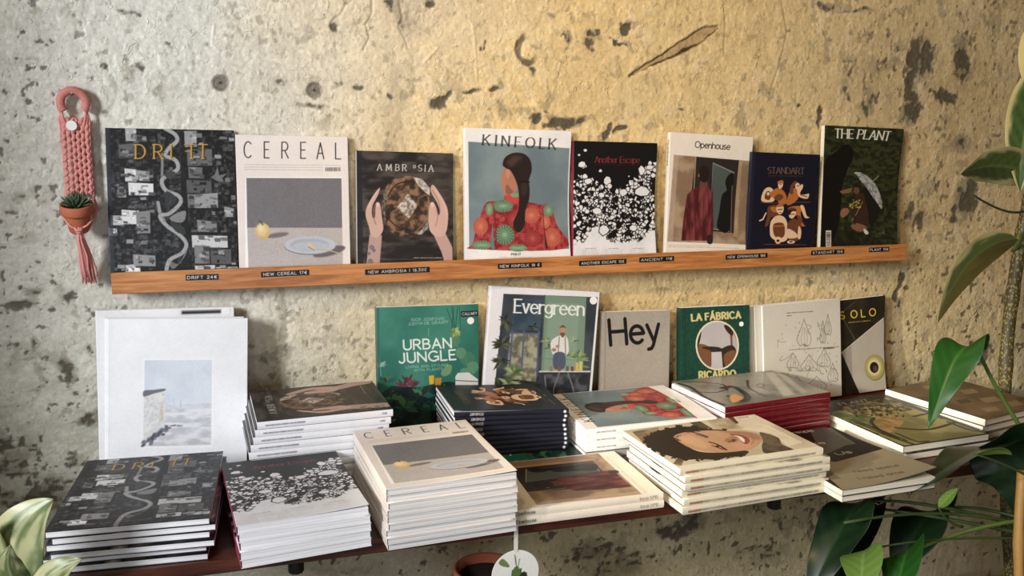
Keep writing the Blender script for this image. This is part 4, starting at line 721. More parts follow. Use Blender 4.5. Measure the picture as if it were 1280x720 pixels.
def factory():
    c = Sheet(.155, .211, [(387, 82), (662, 69), (658, 479), (386, 502)], (22, 66, 54), 220); c.C = c.mottle((20, 62, 50), (28, 74, 60), .2, 5)
    c.line([(404, 82), (404, 500)], 3, (14, 44, 38), a=.8); y = (214, 194, 126)
    c.text('LA', (432, 133), (470, 130), 26, y, .3, .2, gap=.3); c.text('FÁBRICA', (487, 129), (626, 121), 26, y, .3, .2, gap=.34)
    c.ell(533, 231, 87, 100, (222, 210, 178), rot=-2); c.ell(533, 231, 81, 94, (176, 170, 172), rot=-2)
    b, d = (120, 78, 50), (52, 40, 34)
    def inside(pts, col, blob=True):
        keep = c.C.copy(); (c.blob if blob else c.poly)(pts, col); q = c.px([(533+80*math.cos(t), 231+93*math.sin(t)) for t in np.linspace(0, 6.28, 40)])
        m = c.polymask(q, (slice(None), slice(None)))[..., None]; c.C = keep*(1-m)+c.C*m
    inside([(575, 140), (600, 160), (625, 230), (610, 330), (590, 300), (585, 200)], b); inside([(596, 180), (618, 240), (612, 300), (596, 250)], (170, 164, 166)); inside([(450, 240), (470, 225), (505, 240), (515, 270), (500, 330), (450, 310)], b); inside([(470, 240), (500, 235), (545, 240), (560, 258), (520, 262), (500, 250)], d); inside([(545, 250), (590, 230), (610, 260), (600, 330), (556, 330), (548, 290)], d); inside([(560, 270), (600, 250), (608, 280), (570, 320)], b); inside([(445, 170), (470, 160), (462, 220), (448, 240)], d); inside([(510, 258), (550, 256), (556, 328), (510, 328)], (186, 180, 182), False); inside([(560, 150), (590, 158), (596, 190), (575, 180)], d)
    c.text('RICARDO', (462, 362), (606, 356), 26, y, .3, .2, gap=.34)
    return c
ART['factory'] = factory()

def sketches():
    c = Sheet(.187, .207, [(714, 74), (1024, 43), (1032, 431), (724, 472)], (196, 190, 178), 230); rg = random.Random(12); k = (96, 88, 80)
    c.greek((812, 101), (918, 94), (70, 64, 60), 3, 8, 2); c.greek((812, 112), (830, 111), (70, 64, 60), 3, 2, 3)
    def gourd(x, y, r, h):
        c.line([(x, y-h), (x-r*.4, y-h*.5), (x-r, y+h*.1), (x-r*.6, y+h*.5), (x, y+h*.45), (x+r*.7, y+h*.5), (x+r, y+h*.05), (x+r*.45, y-h*.5), (x, y-h)], 2.2, k, curve=True, a=.8)
        for o in (-.4, .1, .5): c.line([(x+o*r*.3, y-h*.5), (x+o*r, y+h*.1), (x+o*r*.7, y+h*.42)], 1.6, k, curve=True, a=.6)
    gourd(880, 195, 28, 70); gourd(955, 190, 12, 60); gourd(975, 160, 14, 55); gourd(900, 310, 34, 44); gourd(960, 290, 26, 50); gourd(835, 300, 24, 40); gourd(995, 350, 20, 50); gourd(850, 390, 34, 36); gourd(930, 390, 40, 36)
    for _ in range(16):
        x, y = rg.uniform(800, 1015), rg.uniform(130, 430); P = [(x, y)]
        for _ in range(5): x += rg.uniform(-18, 18); y += rg.uniform(-16, 16); P.append((x, y))
        c.line(P, 1.8, k, curve=True, a=.7)
    for _ in range(60): x, y = rg.uniform(790, 1018), rg.uniform(130, 440); c.line([(x, y), (x+rg.uniform(-3, 3), y+rg.uniform(2, 6))], 2, (80, 72, 64), a=.7)
    c.line([(820, 248), (1020, 235)], 2, (70, 62, 56), a=.7); c.greek((960, 242), (1000, 240), (50, 44, 40), 5, 4, 4)
    return c
ART['sketches'] = sketches()

def tape():
    c = Sheet(.128, .206, [(1004, 54), (1206, 31), (1211, 405), (1012, 436)], (40, 34, 24), 200)
    c.C = c.mottle((34, 29, 20), (48, 41, 29), .02, 4)
    c.poly([(1204, 122), (1212, 200), (1212, 436), (1110, 436), (1032, 260)], (178, 170, 156)); c.line([(1032, 260), (1204, 122)], 2.5, (214, 206, 190)); c.line([(1020, 96), (1090, 212)], 3, (104, 92, 66), a=.8); c.line([(1020, 110), (1084, 58)], 2.5, (104, 92, 66), a=.7)
    c.ell(1168, 320, 42, 52, (128, 116, 58)); c.ell(1166, 318, 40, 50, (172, 158, 84)); c.ell(1166, 318, 30, 37, (196, 184, 118)); c.ell(1166, 319, 25, 30, (214, 204, 168)); c.ell(1166, 320, 18, 22, (44, 30, 20)); c.ell(1170, 325, 9, 12, (92, 66, 44))
    y = (228, 194, 52); xs = [0, 1.5, 2.95, 4.1]
    c.text('SOLO', (1028, 126), (1170, 112), 29, y, .15, .13, xs=xs); c.greek((1060, 140), (1150, 132), (200, 170, 60), 3, 10, 2, .8)
    return c
ART['tape'] = tape()

def portrait():
    c = Sheet(.1779, .2602, [(390, 390), (68, 175), (810, 81), (1195, 271)], (198, 184, 160), 230)
    c.C = c.mottle((186, 172, 146), (212, 198, 174), .006, 5)
    c.tex_poly([(120, 180), (270, 155), (250, 210), (215, 270), (170, 230)], (112, 92, 66), (158, 138, 108), .02, 3); c.poly([(440, 125), (500, 118), (565, 158), (500, 164)], (86, 70, 52)); c.poly([(655, 98), (690, 96), (722, 130), (706, 136)], (76, 62, 46)); c.tex_poly([(540, 112), (660, 104), (740, 160), (600, 172)], (160, 140, 112), (190, 172, 144), .02, 8)
    c.tex_poly([(740, 165), (800, 120), (900, 150), (1080, 240), (1000, 262), (900, 190), (840, 182)], (200, 190, 166), (222, 212, 190), .01, 2)
    c.tex_poly([(838, 185), (880, 190), (945, 215), (965, 250), (1040, 285), (1030, 300), (880, 304), (850, 270), (856, 230)], (66, 54, 38), (100, 86, 62), .04, 6, smooth=True)
    hair = (38, 31, 25)
    rg = random.Random(4)
    pts = [(192, 235), (202, 212), (248, 182), (310, 165), (380, 152), (470, 152), (560, 165), (640, 172), (560, 190), (430, 200), (390, 230), (430, 262), (500, 292), (600, 298), (720, 285), (776, 292), (740, 318), (660, 322), (600, 338), (500, 334), (420, 338), (350, 322), (290, 304), (240, 282), (214, 262)]
    c.blob(pts, hair)
    for x, y in pts[:8]+pts[16:]:
        for _ in range(9): c.ell(x+rg.gauss(0, 10), y+rg.gauss(0, 5), rg.uniform(4, 10), rg.uniform(3, 6), hair)
    skin = (192, 146, 112)
    c.blob([(352, 208), (400, 186), (470, 178), (560, 172), (660, 176), (752, 178), (822, 192), (852, 218), (836, 250), (790, 278), (720, 290), (610, 298), (520, 290), (440, 268), (390, 240)], skin)
    c.blob([(620, 178), (760, 180), (830, 196), (848, 218), (820, 226), (740, 200)], (150, 104, 80), soft=5, a=.7); c.blob([(380, 215), (440, 200), (520, 230), (540, 270), (470, 262), (410, 240)], (212, 168, 132), soft=6, a=.8); c.blob([(700, 250), (780, 240), (790, 268), (720, 284)], (206, 152, 120), soft=5, a=.8)
    for _ in range(30): c.ell(rg.uniform(350, 392), rg.uniform(200, 248), rg.uniform(4, 9), 3, hair, a=.6)
    c.line([(452, 180), (490, 190), (545, 208)], 9, (40, 28, 22), curve=True); c.line([(480, 196), (520, 206), (542, 214)], 5, (24, 18, 16), curve=True); c.line([(430, 186), (470, 178), (500, 178)], 6, (60, 42, 34), curve=True, a=.8)
    c.line([(556, 238), (600, 252), (650, 282)], 9, (40, 28, 22), curve=True); c.line([(570, 258), (606, 270), (632, 280)], 6, (24, 18, 16), curve=True); c.ell(600, 262, 12, 5, (30, 22, 20))
    c.blob([(640, 228), (672, 206), (712, 214), (716, 230), (690, 240), (660, 240)], (166, 116, 88)); c.ell(690, 228, 14, 9, (92, 56, 44)); c.ell(668, 236, 8, 5, (110, 70, 54)); c.line([(600, 196), (660, 214), (690, 222)], 5, (206, 160, 128), curve=True, a=.7)
    c.blob([(668, 192), (720, 196), (768, 210), (782, 232), (766, 250), (740, 240), (722, 216), (690, 204)], (140, 66, 58)); c.blob([(690, 200), (728, 206), (752, 222), (752, 240), (734, 230), (718, 212)], (230, 222, 206)); c.line([(790, 205), (806, 226), (790, 252)], 4, (140, 96, 74), curve=True, a=.7)
    c.poly([(390, 390), (384, 372), (1165, 262), (1195, 271)], (232, 226, 206), soft=1.2); c.tex_poly([(350, 360), (380, 320), (408, 345), (396, 372)], (70, 56, 40), (120, 100, 72), .03, 2, a=.8)
    c.poly([(705, 100), (780, 90), (812, 98), (740, 112)], (224, 216, 196)); 
    for k in range(8): c.line([(712+k*8, 100-k), (724+k*8, 106-k)], 2.6, (70, 60, 48))
    return c
ART['portrait'] = portrait()

def grey_glossy():
    c = Sheet(.1651, .2432, [(749, 248), (512, 140), (957, 82), (1219, 179)], (124, 120, 112), 200)
    c.C = c.mottle((92, 90, 84), (150, 146, 136), .01, 7)
    for p, w in (([(545, 148), (600, 165), (660, 205), (745, 238)], 12), ([(560, 140), (640, 140), (740, 150), (760, 175)], 7), ([(740, 165), (790, 160), (850, 200), (830, 220), (770, 200)], 20), ([(850, 130), (860, 165), (930, 200)], 8), ([(590, 180), (700, 185), (760, 170)], 6)): c.line(p, w, (46, 44, 42), curve=True, a=.9)
    c.blob([(770, 200), (800, 192), (830, 206), (812, 220), (782, 226)], (222, 158, 92), soft=2); c.poly([(930, 95), (965, 92), (1060, 190), (1010, 200)], (196, 192, 182), a=.7, soft=4); c.poly([(985, 100), (1010, 98), (1120, 180), (1090, 188)], (188, 184, 174), a=.6, soft=4)
    c.line([(890, 152), (905, 144), (925, 150), (915, 160), (895, 158), (935, 168)], 4, (60, 56, 52), curve=True)
    return c
ART['greyglossy'] = grey_glossy()

def orchard():
    c = Sheet(.198, .255, [(154, 142), (550, 94), (1067, 292), (634, 356)], (26, 26, 20), 200); rg = random.Random(5)
    c.tex_poly([(240, 185), (620, 140), (1050, 290), (640, 352), (420, 262)], (118, 112, 62), (162, 156, 98), .012, 4)
    c.tex_poly([(320, 160), (560, 110), (700, 170), (430, 215)], (40, 44, 26), (150, 132, 82), .05, 6); c.tex_poly([(250, 178), (480, 210), (470, 255), (340, 232)], (70, 88, 50), (112, 122, 74), .03, 7)
    c.tex_poly([(490, 212), (560, 196), (640, 230), (560, 288), (500, 250)], (136, 108, 60), (172, 140, 84), .03, 8, smooth=True)
    for x, y, l in ((360, 232, 150), (400, 236, 170), (430, 240, 180), (480, 255, 170), (330, 225, 120)): c.line([(x, y), (x+l, y+l*.42)], 9, (24, 22, 16), a=.9)
    for p, w in (([(490, 212), (480, 240), (560, 300), (700, 350)], 14), ([(600, 262), (690, 270), (780, 268), (900, 235)], 16), ([(600, 290), (700, 330), (760, 330)], 12), ([(690, 205), (780, 190), (830, 215)], 14), ([(860, 232), (960, 270), (1040, 284)], 14)): c.line(p, w, (34, 36, 24), curve=True, a=.9)
    for _ in range(70): x, y = rg.uniform(400, 640), rg.uniform(150, 205); c.ell(x, y, rg.uniform(5, 12), rg.uniform(3, 6), rg.choice([(36, 40, 26), (160, 140, 90), (60, 66, 40)]))
    c.text('THE', (182, 168), (290, 155), 24, (214, 208, 190), .16, .07, .2, up=[-.62, -.5]); c.text('PLANT', (325, 150), (470, 130), 24, (214, 208, 190), .16, .07, .2, up=[-.62, -.5])
    return c
ART['orchard'] = orchard()

def slogans():
    c = Sheet(.18, .25, [(-100, 306), (318, 256), (834, 503), (366, 572)], (26, 22, 20), 200)
    c.poly([(200, 270), (318, 256), (480, 335), (380, 350), (270, 400)], (92, 90, 84)); c.poly([(300, 252), (360, 270), (520, 350), (460, 360)], (20, 18, 17))
    c.poly([(220, 440), (560, 372), (834, 503), (366, 572)], (150, 140, 114)); c.poly([(270, 425), (520, 360), (570, 376), (330, 432)], (24, 21, 20))
    u = [-.75, -.42]
    for st, p0, p1, cap in (('People', (120, 290), (225, 278), 24), ('Like', (175, 345), (285, 340), 26), ('Us', (345, 398), (415, 388), 26)): c.text(st, p0, p1, cap, (220, 216, 206), .16, up=u, gap=.15)
    for st, p0, p1 in (('need space', (430, 486), (650, 470)), ('I need time', (455, 520), (675, 504))): c.text(st, p0, p1, 24, (92, 78, 62), .15, up=u, gap=.16)
    c.poly([(270, 495), (320, 488), (360, 512), (306, 520)], (120, 108, 84))
    return c
ART['slogans'] = slogans()

def rooftops():
    c = Sheet(.2, .22, [(537, 64), (853, 3), (1353, 141), (1030, 217)], (106, 86, 60), 140); rg = random.Random(2)
    c.C = c.mottle((92, 74, 50), (122, 100, 72), .01, 4)
    for x, y, w, h in ((760, 80, 60, 20), (900, 70, 70, 20), (1000, 110, 80, 22), (880, 120, 60, 18), (1130, 130, 60, 20), (1010, 160, 70, 18), (720, 50, 40, 14), (1180, 110, 50, 16)):
        c.poly([(x, y), (x+w, y-h*.5), (x+w+h*1.6, y+h*.5), (x+h*1.6, y+h)], rg.choice([(140, 116, 84), (80, 64, 44), (150, 128, 96)]))
    return c
ART['rooftops'] = rooftops()

# ------------------------------------------------------------------ shelves
SZ, SF = -.326, -.435                                    # top of the lower shelf, its front edge
sh = MB().box((.25, SF, SZ-.019), (1.93, -.004, SZ), .002).build('display_shelf', M['shelf'])
tag(sh, 'long dark-stained wooden shelf carrying the stacks of magazines', 'shelf')
for x, lab in ((.545, 'black shelf bracket end under the shelf below the ice-floe magazines'), (1.305, 'black shelf bracket end under the shelf below the curly-haired portrait magazines')):
    b = empty('shelf_bracket', (x, 0, SZ-.019)); tag(b, lab, 'bracket', 'brackets under the lower shelf')
    MB().box((-.012, -.41, -.006), (.012, -.002, 0)).build('bracket_arm', M['black'], b)
    MB().box((-.012, -.008, -.16), (.012, -.002, -.006)).build('wall_plate', M['black'], b)
    MB().lathe([(.0095, -.026), (.011, -.024), (.011, -.004), (.011, 0)], 20, (0, -.405, -.0)).build('bracket_end', M['black'], b, True)
LY = -.0473                                              # front face of the picture ledge
lg = empty('picture_ledge', (1.065, 0, -.035)); tag(lg, 'narrow orange pine picture ledge with black label strips on its front', 'shelf')
MB().box((-.7715, LY, 0), (.7715, LY+.006, .035), .0012).build('lip', M['pine'], lg)
MB().box((-.7715, LY+.006, 0), (.7715, -.003, .0125)).build('ledge_board', M['pine'], lg)
def strip(x0, x1, z, st, tilt=0):
    w = x1-x0; h = .0095; c = Sheet(w, h, None, (20, 20, 21), 150); H = 100*h/w
    c.text(st, (5, H*.74), (95, H*.74), H*.48, (226, 226, 224), .17, gap=.32)
    xs, ys = np.meshgrid(np.linspace(-w/2, w/2, c.nc), np.linspace(h/2, -h/2, c.nr))
    o = grid_mesh('label_strip', np.stack([xs, 0*xs-.0006, ys], -1), c.linear(), M['satin'], lg, False, True); o.location = ((x0+x1)/2-1.065, LY, z+.035); o.rotation_euler = (0, tilt, 0)
    md = o.modifiers.new('thickness', 'SOLIDIFY'); md.thickness = .0005; md.offset = -1
    o['label'] = 'black embossed label strip with white lettering'
for a in ((.406, .457, -.0125, 'DRIFT 24€', .01), (.525, .604, -.0115, 'NEW CEREAL 17€', -.01), (.699, .813, -.0145, 'NEW AMBROSIA | 18,50€', -.005), (.939, 1.023, -.0135, 'NEW KINFOLK 18 €', .0), (1.097, 1.193, -.0135, 'ANOTHER ESCAPE 15€', -.01), (1.220, 1.293, -.0115, 'ANCIENT 11€', -.01), (1.406, 1.5, -.0125, 'NEW OPENHOUSE 18€', -.01), (1.602, 1.681, -.0105, 'STANDART 15€', -.01), (1.742, 1.792, -.009, 'PLANT 15€', 0)): strip(*a)

# ------------------------------------------------------------------ magazines and books
def slab(name, x0, x1, y0, y1, z0, z1, n, bend, mat, parent):
    xs = np.linspace(x0, x1, n); ys = np.linspace(y0, y1, n); V = []
    for z in (z0, z1): V += [bend(x, y, z) for y in ys for x in xs]
    F = []; N = n*n
    for j in range(n-1):
        for i in range(n-1):
            a = j*n+i; F += [(a, a+n, a+n+1, a+1), (N+a, N+a+1, N+a+n+1, N+a+n)]
    for i in range(n-1):
        F += [(i, i+1, N+i+1, N+i), ((n-1)*n+i+1, (n-1)*n+i, N+(n-1)*n+i, N+(n-1)*n+i+1), ((i+1)*n, i*n, N+i*n, N+(i+1)*n), (i*n+n-1, (i+1)*n+n-1, N+(i+1)*n+n-1, N+i*n+n-1)]
    return mesh(name, V, F, mat, parent)
def sheet_part(name, C, P, mat, parent, thick, flip=False):
    """printed sheet with folded-down edges; P rows x cols points, normal side up"""
    Cp = np.pad(C, ((1, 1), (1, 1), (0, 0)), 'edge'); Pp = np.pad(P, ((1, 1), (1, 1), (0, 0)), 'edge').copy()
    Pp[0, :, 2] -= thick; Pp[-1, :, 2] -= thick; Pp[1:-1, 0, 2] -= thick; Pp[1:-1, -1, 2] -= thick
    return grid_mesh(name, Pp, Cp, mat, parent, False, True)
def solid_sheet(col): c = np.empty((2, 2, 3)); c[:] = srgb(col); return c
def magazine(name, w, h, t, front, spine=(236, 236, 236), back=(230, 230, 230), pages='pages', cover='satin', hard=False, y0=0., bend=None, lift=None, low=False):
    """lies face up in its own space: spine at -w/2, bottom edge at y0, back at z=0"""
    r = empty(name); bd = bend or (lambda u, v: 0.); lf = lift or (lambda u, v: 0.)
    th = .0026 if hard else .0007; ins = .004 if hard else .0008
    uv = lambda x, y: (min(max((x+w/2)/w, 0), 1), min(max((y-y0)/h, 0), 1))
    B = lambda x, y, z: (x, y, z+bd(*uv(x, y)))
    C = front if isinstance(front, np.ndarray) else front.linear()
    if low and C.shape[0] > 40: C = C[np.ix_(np.linspace(0, C.shape[0]-1, 24).astype(int), np.linspace(0, C.shape[1]-1, 18).astype(int))]
    nr, nc = C.shape[:2]
    X, Y = np.meshgrid(np.linspace(-w/2, w/2, nc), np.linspace(y0+h, y0, nr)); U = (X+w/2)/w; V = (Y-y0)/h
    fz = np.vectorize(lambda u, v: bd(u, v)+lf(u, v))(U, V)
    sheet_part('front_cover', C, np.stack([X, Y, t+fz], -1), M[cover], r, th)
    n = 14 if (bend or lift) else 2
    yb0, yb1 = y0+ins, y0+h-ins
    slab('page_block', -w/2+.0012, w/2-ins, yb0, yb1, th+.0002, t-th-.0002, n, B, M[pages], r)
    slab('back_cover', -w/2, w/2, y0, y0+h, 0, th, n, B, M['backs'][tuple(back)] if tuple(back) in M['backs'] else M['backs'].setdefault(tuple(back), plain('back_cover_stock', back, .5, 0, 0, 60, .02)), r)
    Cs = solid_sheet(spine) if isinstance(spine, tuple) else spine.linear()       # columns run head to tail, rows front to back
    Cs = np.transpose(Cs, (1, 0, 2)); nr, nc = Cs.shape[:2]
    if bend and nr < 14: Cs = np.repeat(Cs, 8, 0); nr = Cs.shape[0]
    yy = np.linspace(y0+h, y0, nr)[:, None]+0*np.arange(nc)[None, :]; a = np.linspace(0, 1, nc)[None, :]+0*np.arange(nr)[:, None]
    bz = np.vectorize(lambda v: bd(0, v))((yy-y0)/h); xx = -w/2-.0009*np.sin(np.pi*a)*(1.6 if hard else 1)
    P = np.stack([xx, yy, t*(1-a)+bz], -1); grid_mesh('spine', P, Cs, M[cover], r, True, False)
    return r
M['backs'] = {}
def dup(root):
    r = root.copy(); S.collection.objects.link(r)
    for ch in list(root.children):
        c = ch.copy(); S.collection.objects.link(c); c.parent = r
    return r
def sticker(parent, x, y, z, r=.006):
    o = MB().lathe([(r, 0), (r, .0003)], 24).build('price_sticker', M['white'], parent); o.location = (x, y, z); o['label'] = 'round white price sticker'

# --- the row standing on the ledge
LB = -.035+.0125
def stand(root, bx, lean, roll, w, y, z0, t, lift=0):
    U = Vector((0, math.sin(lean), math.cos(lean))); Rr = Vector((1, 0, 0))
    R2 = Rr*math.cos(roll)+U*math.sin(roll); U2 = U*math.cos(roll)-Rr*math.sin(roll); N = R2.cross(U2)
    bl = Vector((bx, y, z0))+U*(max(0, -w*math.sin(roll))+lift)
    m = Matrix((R2, U2, N)).transposed().to_4x4(); m.translation = bl+R2*w/2-N*t; root.matrix_world = m
sag = lambda A: (lambda u, v: -A*(u**1.4)*math.sin(math.pi*min(v*1.05, 1)))
def both(*f): return lambda u, v: sum(g(u, v) for g in f)
def spine_text(h, t, bg, items):
    c = Sheet(h, t, None, bg, 200); H = 100*t/h
    for st, x0, x1, cap, col in items: c.text(st, (x0, H*.68), (x1, H*.68), cap*H, col, .15, gap=.2, up=[0, -1])
    return c
UP = [ # art, w, h, t, x, lean, roll, spine, cover, sag, label
 ('aerial', .1975, .2505, .0107, .2915, .1455, -.0133, (40, 44, 50), 'satin', .001, 'magazine with black and white aerial city cover and gold lettering, standing on ledge'),
 ('pear', .1851, .2403, .0108, .4905, .1242, -.0142, (232, 224, 216), 'satin', .001, 'pale magazine with pear and plate photo, standing on pine ledge'),
 ('bread', .1718, .212, .0115, .6871, .128, -.0291, (226, 226, 228), 'satin', .003, 'dark magazine showing two hands around a bread loaf, standing on ledge'),
 ('back', .2042, .253, .0128, .8813, .1171, -.0228, (240, 240, 242), 'satin', .013, 'white magazine showing a dark-haired person in red patterned jacket, standing on ledge'),
 ('ice', .1713, .231, .0116, 1.0892, .1118, -.0232, (150, 44, 70), 'satin', .009, 'black and white magazine with broken ice pattern, standing on pine ledge'),
 ('doorway', .1815, .2435, .0125, 1.2796, .09, -.0473, spine_text(.2435, .0125, (240, 232, 216), [('Openhouse', 6, 26, .42, (40, 36, 32))]), 'satin', .008, 'cream magazine with figure seen from behind at a doorway, standing on ledge'),
 ('navy', .1568, .2085, .0088, 1.4572, .0524, -.0363, (30, 34, 58), 'satin', .002, 'small navy magazine with drawn orange figures, standing on pine ledge'),
 ('umbrella', .1939, .262, .0125, 1.6303, .0939, -.0308, (238, 230, 208), 'satin', .010, 'dark green magazine with small white parasol, standing at right end of ledge')]
for art, w, h, t, x, l, a, sp, cv, sg, lab in UP:
    lf = None
    if art == 'ice': lf = lambda u, v: .004*max(0, u-.35)**2*max(0, 1-v*2.4)**1.5*2.4
    r = magazine('magazine', w, h, t, ART[art], sp, (60, 60, 60) if art in ('aerial', 'bread', 'navy', 'umbrella', 'ice') else (230, 228, 224), 'pages', cv, bend=sag(sg), lift=lf)
    stand(r, x, l, a, w, LY+.0085+.0, LB+.0003, t); tag(r, lab, 'magazine', 'magazines on the picture ledge')

# --- books standing at the back of the lower shelf
def low_stand(art, name, w, h, t, x, roll, y, lean, label, spine, cover='satin', hard=True, pages='pages', back=(220, 220, 218), stk=None, group='books standing at the back of the lower shelf', sg=0, lift=0):
    r = magazine(name, w, h, t, ART[art], spine, back, pages, cover, hard, bend=sag(sg) if sg else None)
    stand(r, x, lean, roll, w, y, SZ+.0004, t, lift); tag(r, label, name, group)
    for s in stk or []: sticker(next(c_ for c_ in r.children if c_.name.startswith('front_cover')), (s[0]-.5)*w, s[1]*h, t+.0003, s[2] if len(s) > 2 else .006)
    return r
low_stand('white', 'book', .217, .258, .012, .257, -.022, -.056, .15, 'white hardback rearmost of the three by the left, showing a black bar', (236, 237, 240), stk=[(.945, .972)])
low_stand('seaside', 'book', .217, .243, .012, .267, -.045, -.0695, .15, 'white hardback wedged in the middle of the three at left', (238, 239, 242))
low_stand('seaside', 'book', .217, .243, .013, .272, -.05, -.083, .15, 'large white hardback in front with small sea cliff photo on its cover', (240, 241, 244))
low_stand('jungle', 'book', .188, .241, .018, .717, -.015, -.05, .1, 'green houseplant book leaning on the wall behind the navy stack', (34, 96, 82), 'satin', stk=[(.92, .875, .0065)])
low_stand('greenhouse', 'book', .217, .253, .020, .909, -.1, -.05, .1, 'tilted white-bordered book showing a man in apron among potted plants', spine_text(.253, .020, (236, 236, 240), [('EVERGREEN', 8, 40, .35, (150, 150, 156))]), 'satin', stk=[(.945, .935, .0075)])
low_stand('hey', 'book', .144, .209, .018, 1.15, -.028, -.05, .1, 'grey cloth book with one huge black greeting word on its cover', (150, 142, 130), 'cloth')
low_stand('factory', 'book', .155, .211, .020, 1.321, -.008, -.05, .1, 'dark green book with oval photo of brown chairs and cream lettering', (20, 60, 50), 'satin', stk=[(.88, .82, .005)])
low_stand('sketches', 'magazine', .187, .207, .006, 1.515, .035, -.05, .1, 'grey-white magazine with line drawings of vegetables, standing in front of its copies', (236, 232, 222), 'gloss', False)
for k in range(2):
    low_stand('sketches', 'magazine', .187, .205, .006, 1.502-.012*k, .035, -.0425+.007*k, .1, ['line-drawing magazine copy directly behind the front one, only its left edge showing', 'line-drawing magazine copy rearmost against the wall, only a sliver of left edge showing'][k], (238, 234, 224), 'gloss', False)
low_stand('tape', 'magazine', .128, .206, .008, 1.70, .05, -.035, .08, 'black and grey magazine with yellow tape roll, last in the back row', (40, 34, 24), 'satin', False, sg=.006)

# --- stacks lying on the lower shelf
ORD = ['topmost', 'second from top', 'third from top', 'fourth from top', 'fifth from top', 'sixth from top', 'seventh from top', 'eighth from top', 'ninth from top', 'tenth from top', 'eleventh from top', 'lowest']
def stack(art, w, h, n, cx, cy, top, rot, what, where, group, base=SZ, spine=(236, 236, 236), back=(230, 230, 230), pages='pages', cover='satin', bend=None, lift=None, tilt=0, jit=.003, jr=.012, seed=0, topjit=(0, 0, 0), edge='white', hard=False, name='magazine', gap=.0004, fr=None):
    rg = random.Random(seed); pitch = (top-base)/n; t = pitch-gap
    lo = None
    for k in range(n):                                     # k = 0 lowest
        last = k == n-1
        if last: r = magazine(name, w, h, t, ART[art], spine, back, pages, cover, hard, -h/2, bend, lift)
        elif lo is None: r = lo = magazine(name, w, h, t, ART[art], spine, back, pages, cover, hard, -h/2, low=True)
        else: r = dup(lo)
        jx, jy, ja = (rg.uniform(-jit, jit), rg.uniform(-jit, jit), rg.uniform(-jr, jr)) if not last else topjit
        if fr and not last: jx, jy, ja = fr[n-1-k]
        tl = tilt*k/max(n-1, 1)
        r.location = (cx+jx, cy+jy, base+.0004+pitch*k+abs(tl)*h*.5*.0); r.rotation_euler = (tl, 0, rot+ja)
        o = ORD[n-1-k] if k or n > 11 else ('lowest' if n > 1 else 'only')
        tag(r, f'{what}, {o} {where}', 'book' if name == 'book' else 'magazine', group)
    return t
stack('aerial', .1975, .2505, 6, .3462, -.2932, -.2695, -.0678, 'black and white aerial-view magazine', 'in the front left corner stack', 'stack of aerial-view magazines', back=(40, 42, 44), pages='pages', seed=3, fr=[0, (.006, .0, .01), (.0, .001, -.004), (.005, -.006, .0), (-.006, .002, .004), (-.004, -.004, .0)])
stack('ice', .1713, .231, 5, .5455, -.343, -.2677, .0834, 'broken-ice cover magazine', 'of the stack between aerial and pear stacks', 'stack of broken-ice magazines', back=(232, 232, 234), lift=lambda u, v: .006*max(0, u-.2)**2*max(0, 1-v*2)**1.5, spine=(160, 60, 84), seed=4, fr=[0, (.004, -.001, -.02), (.004, .0, -.01), (.0, -.001, .02), (.001, .0, .02)])
stack('pear', .1851, .2403, 9, .7477, -.346, -.2375, .0504, 'pale magazine with rough page edges', 'of the tall pear-cover stack', 'tall stack of pear-cover magazines', back=(232, 224, 214), spine=(228, 218, 206), pages='pagesgrey', lift=lambda u, v: .007*max(0, u-.3)**2*max(0, 1-v*1.6)**1.3, seed=6, jit=.002, jr=.012)
sp = Sheet(.2091, .0115, None, (232, 232, 236), 220); sp.greek((6, 3), (34, 3), (90, 90, 96), .9, 16, 3, .8); sp.greek((92, 2.6), (95, 2.6), (120, 120, 130), 1.3, 2, 4, .7)
stack('bread', .1686, .2091, 10, .6058, -.1435, -.2085, 1.6131, 'bread-cover magazine with white spine', 'in the stack behind the broken-ice magazines', 'stack of bread-cover magazines', spine=sp, back=(52, 46, 44), seed=8, jit=.002, fr=[0]+[(-.0035*k if k < 5 else -.012+.003*(k-5), -.001*(k % 2), .004*(k % 3-1)) for k in range(1, 10)])
# one houseplant book lies under the navy stack
ub = magazine('book', .188, .205, .019, ART['jungle'], (30, 90, 78), (30, 80, 70), 'pages', 'satin', True, -.1025); ub.location = (.930, -.170, SZ+.0004); ub.rotation_euler = (0, 0, 1.55); tag(ub, 'dark green foliage book lying under the stack of navy magazines', 'book')
sp = Sheet(.1996, .0085, None, (22, 24, 40), 220); H = 100*.0085/.1996
sp.text('STANDART', (25, H*.28), (13.5, H*.28), H*.46, (214, 212, 214), .2, gap=.16, up=[0, 1]); sp.ell(96.5, H*.5, 1.3, 1.3, (226, 226, 226))
stack('navy', .1568, .1996, 9, .917, -.141, -.2300, 1.5436, 'navy magazine with drawn figures and white dot on spine', 'in its stack', 'stack of navy magazines', base=SZ+.0198, spine=sp, back=(24, 26, 42), tilt=.05, lift=lambda u, v: .004*(1-u)*v, seed=9, jit=.002, jr=.006)
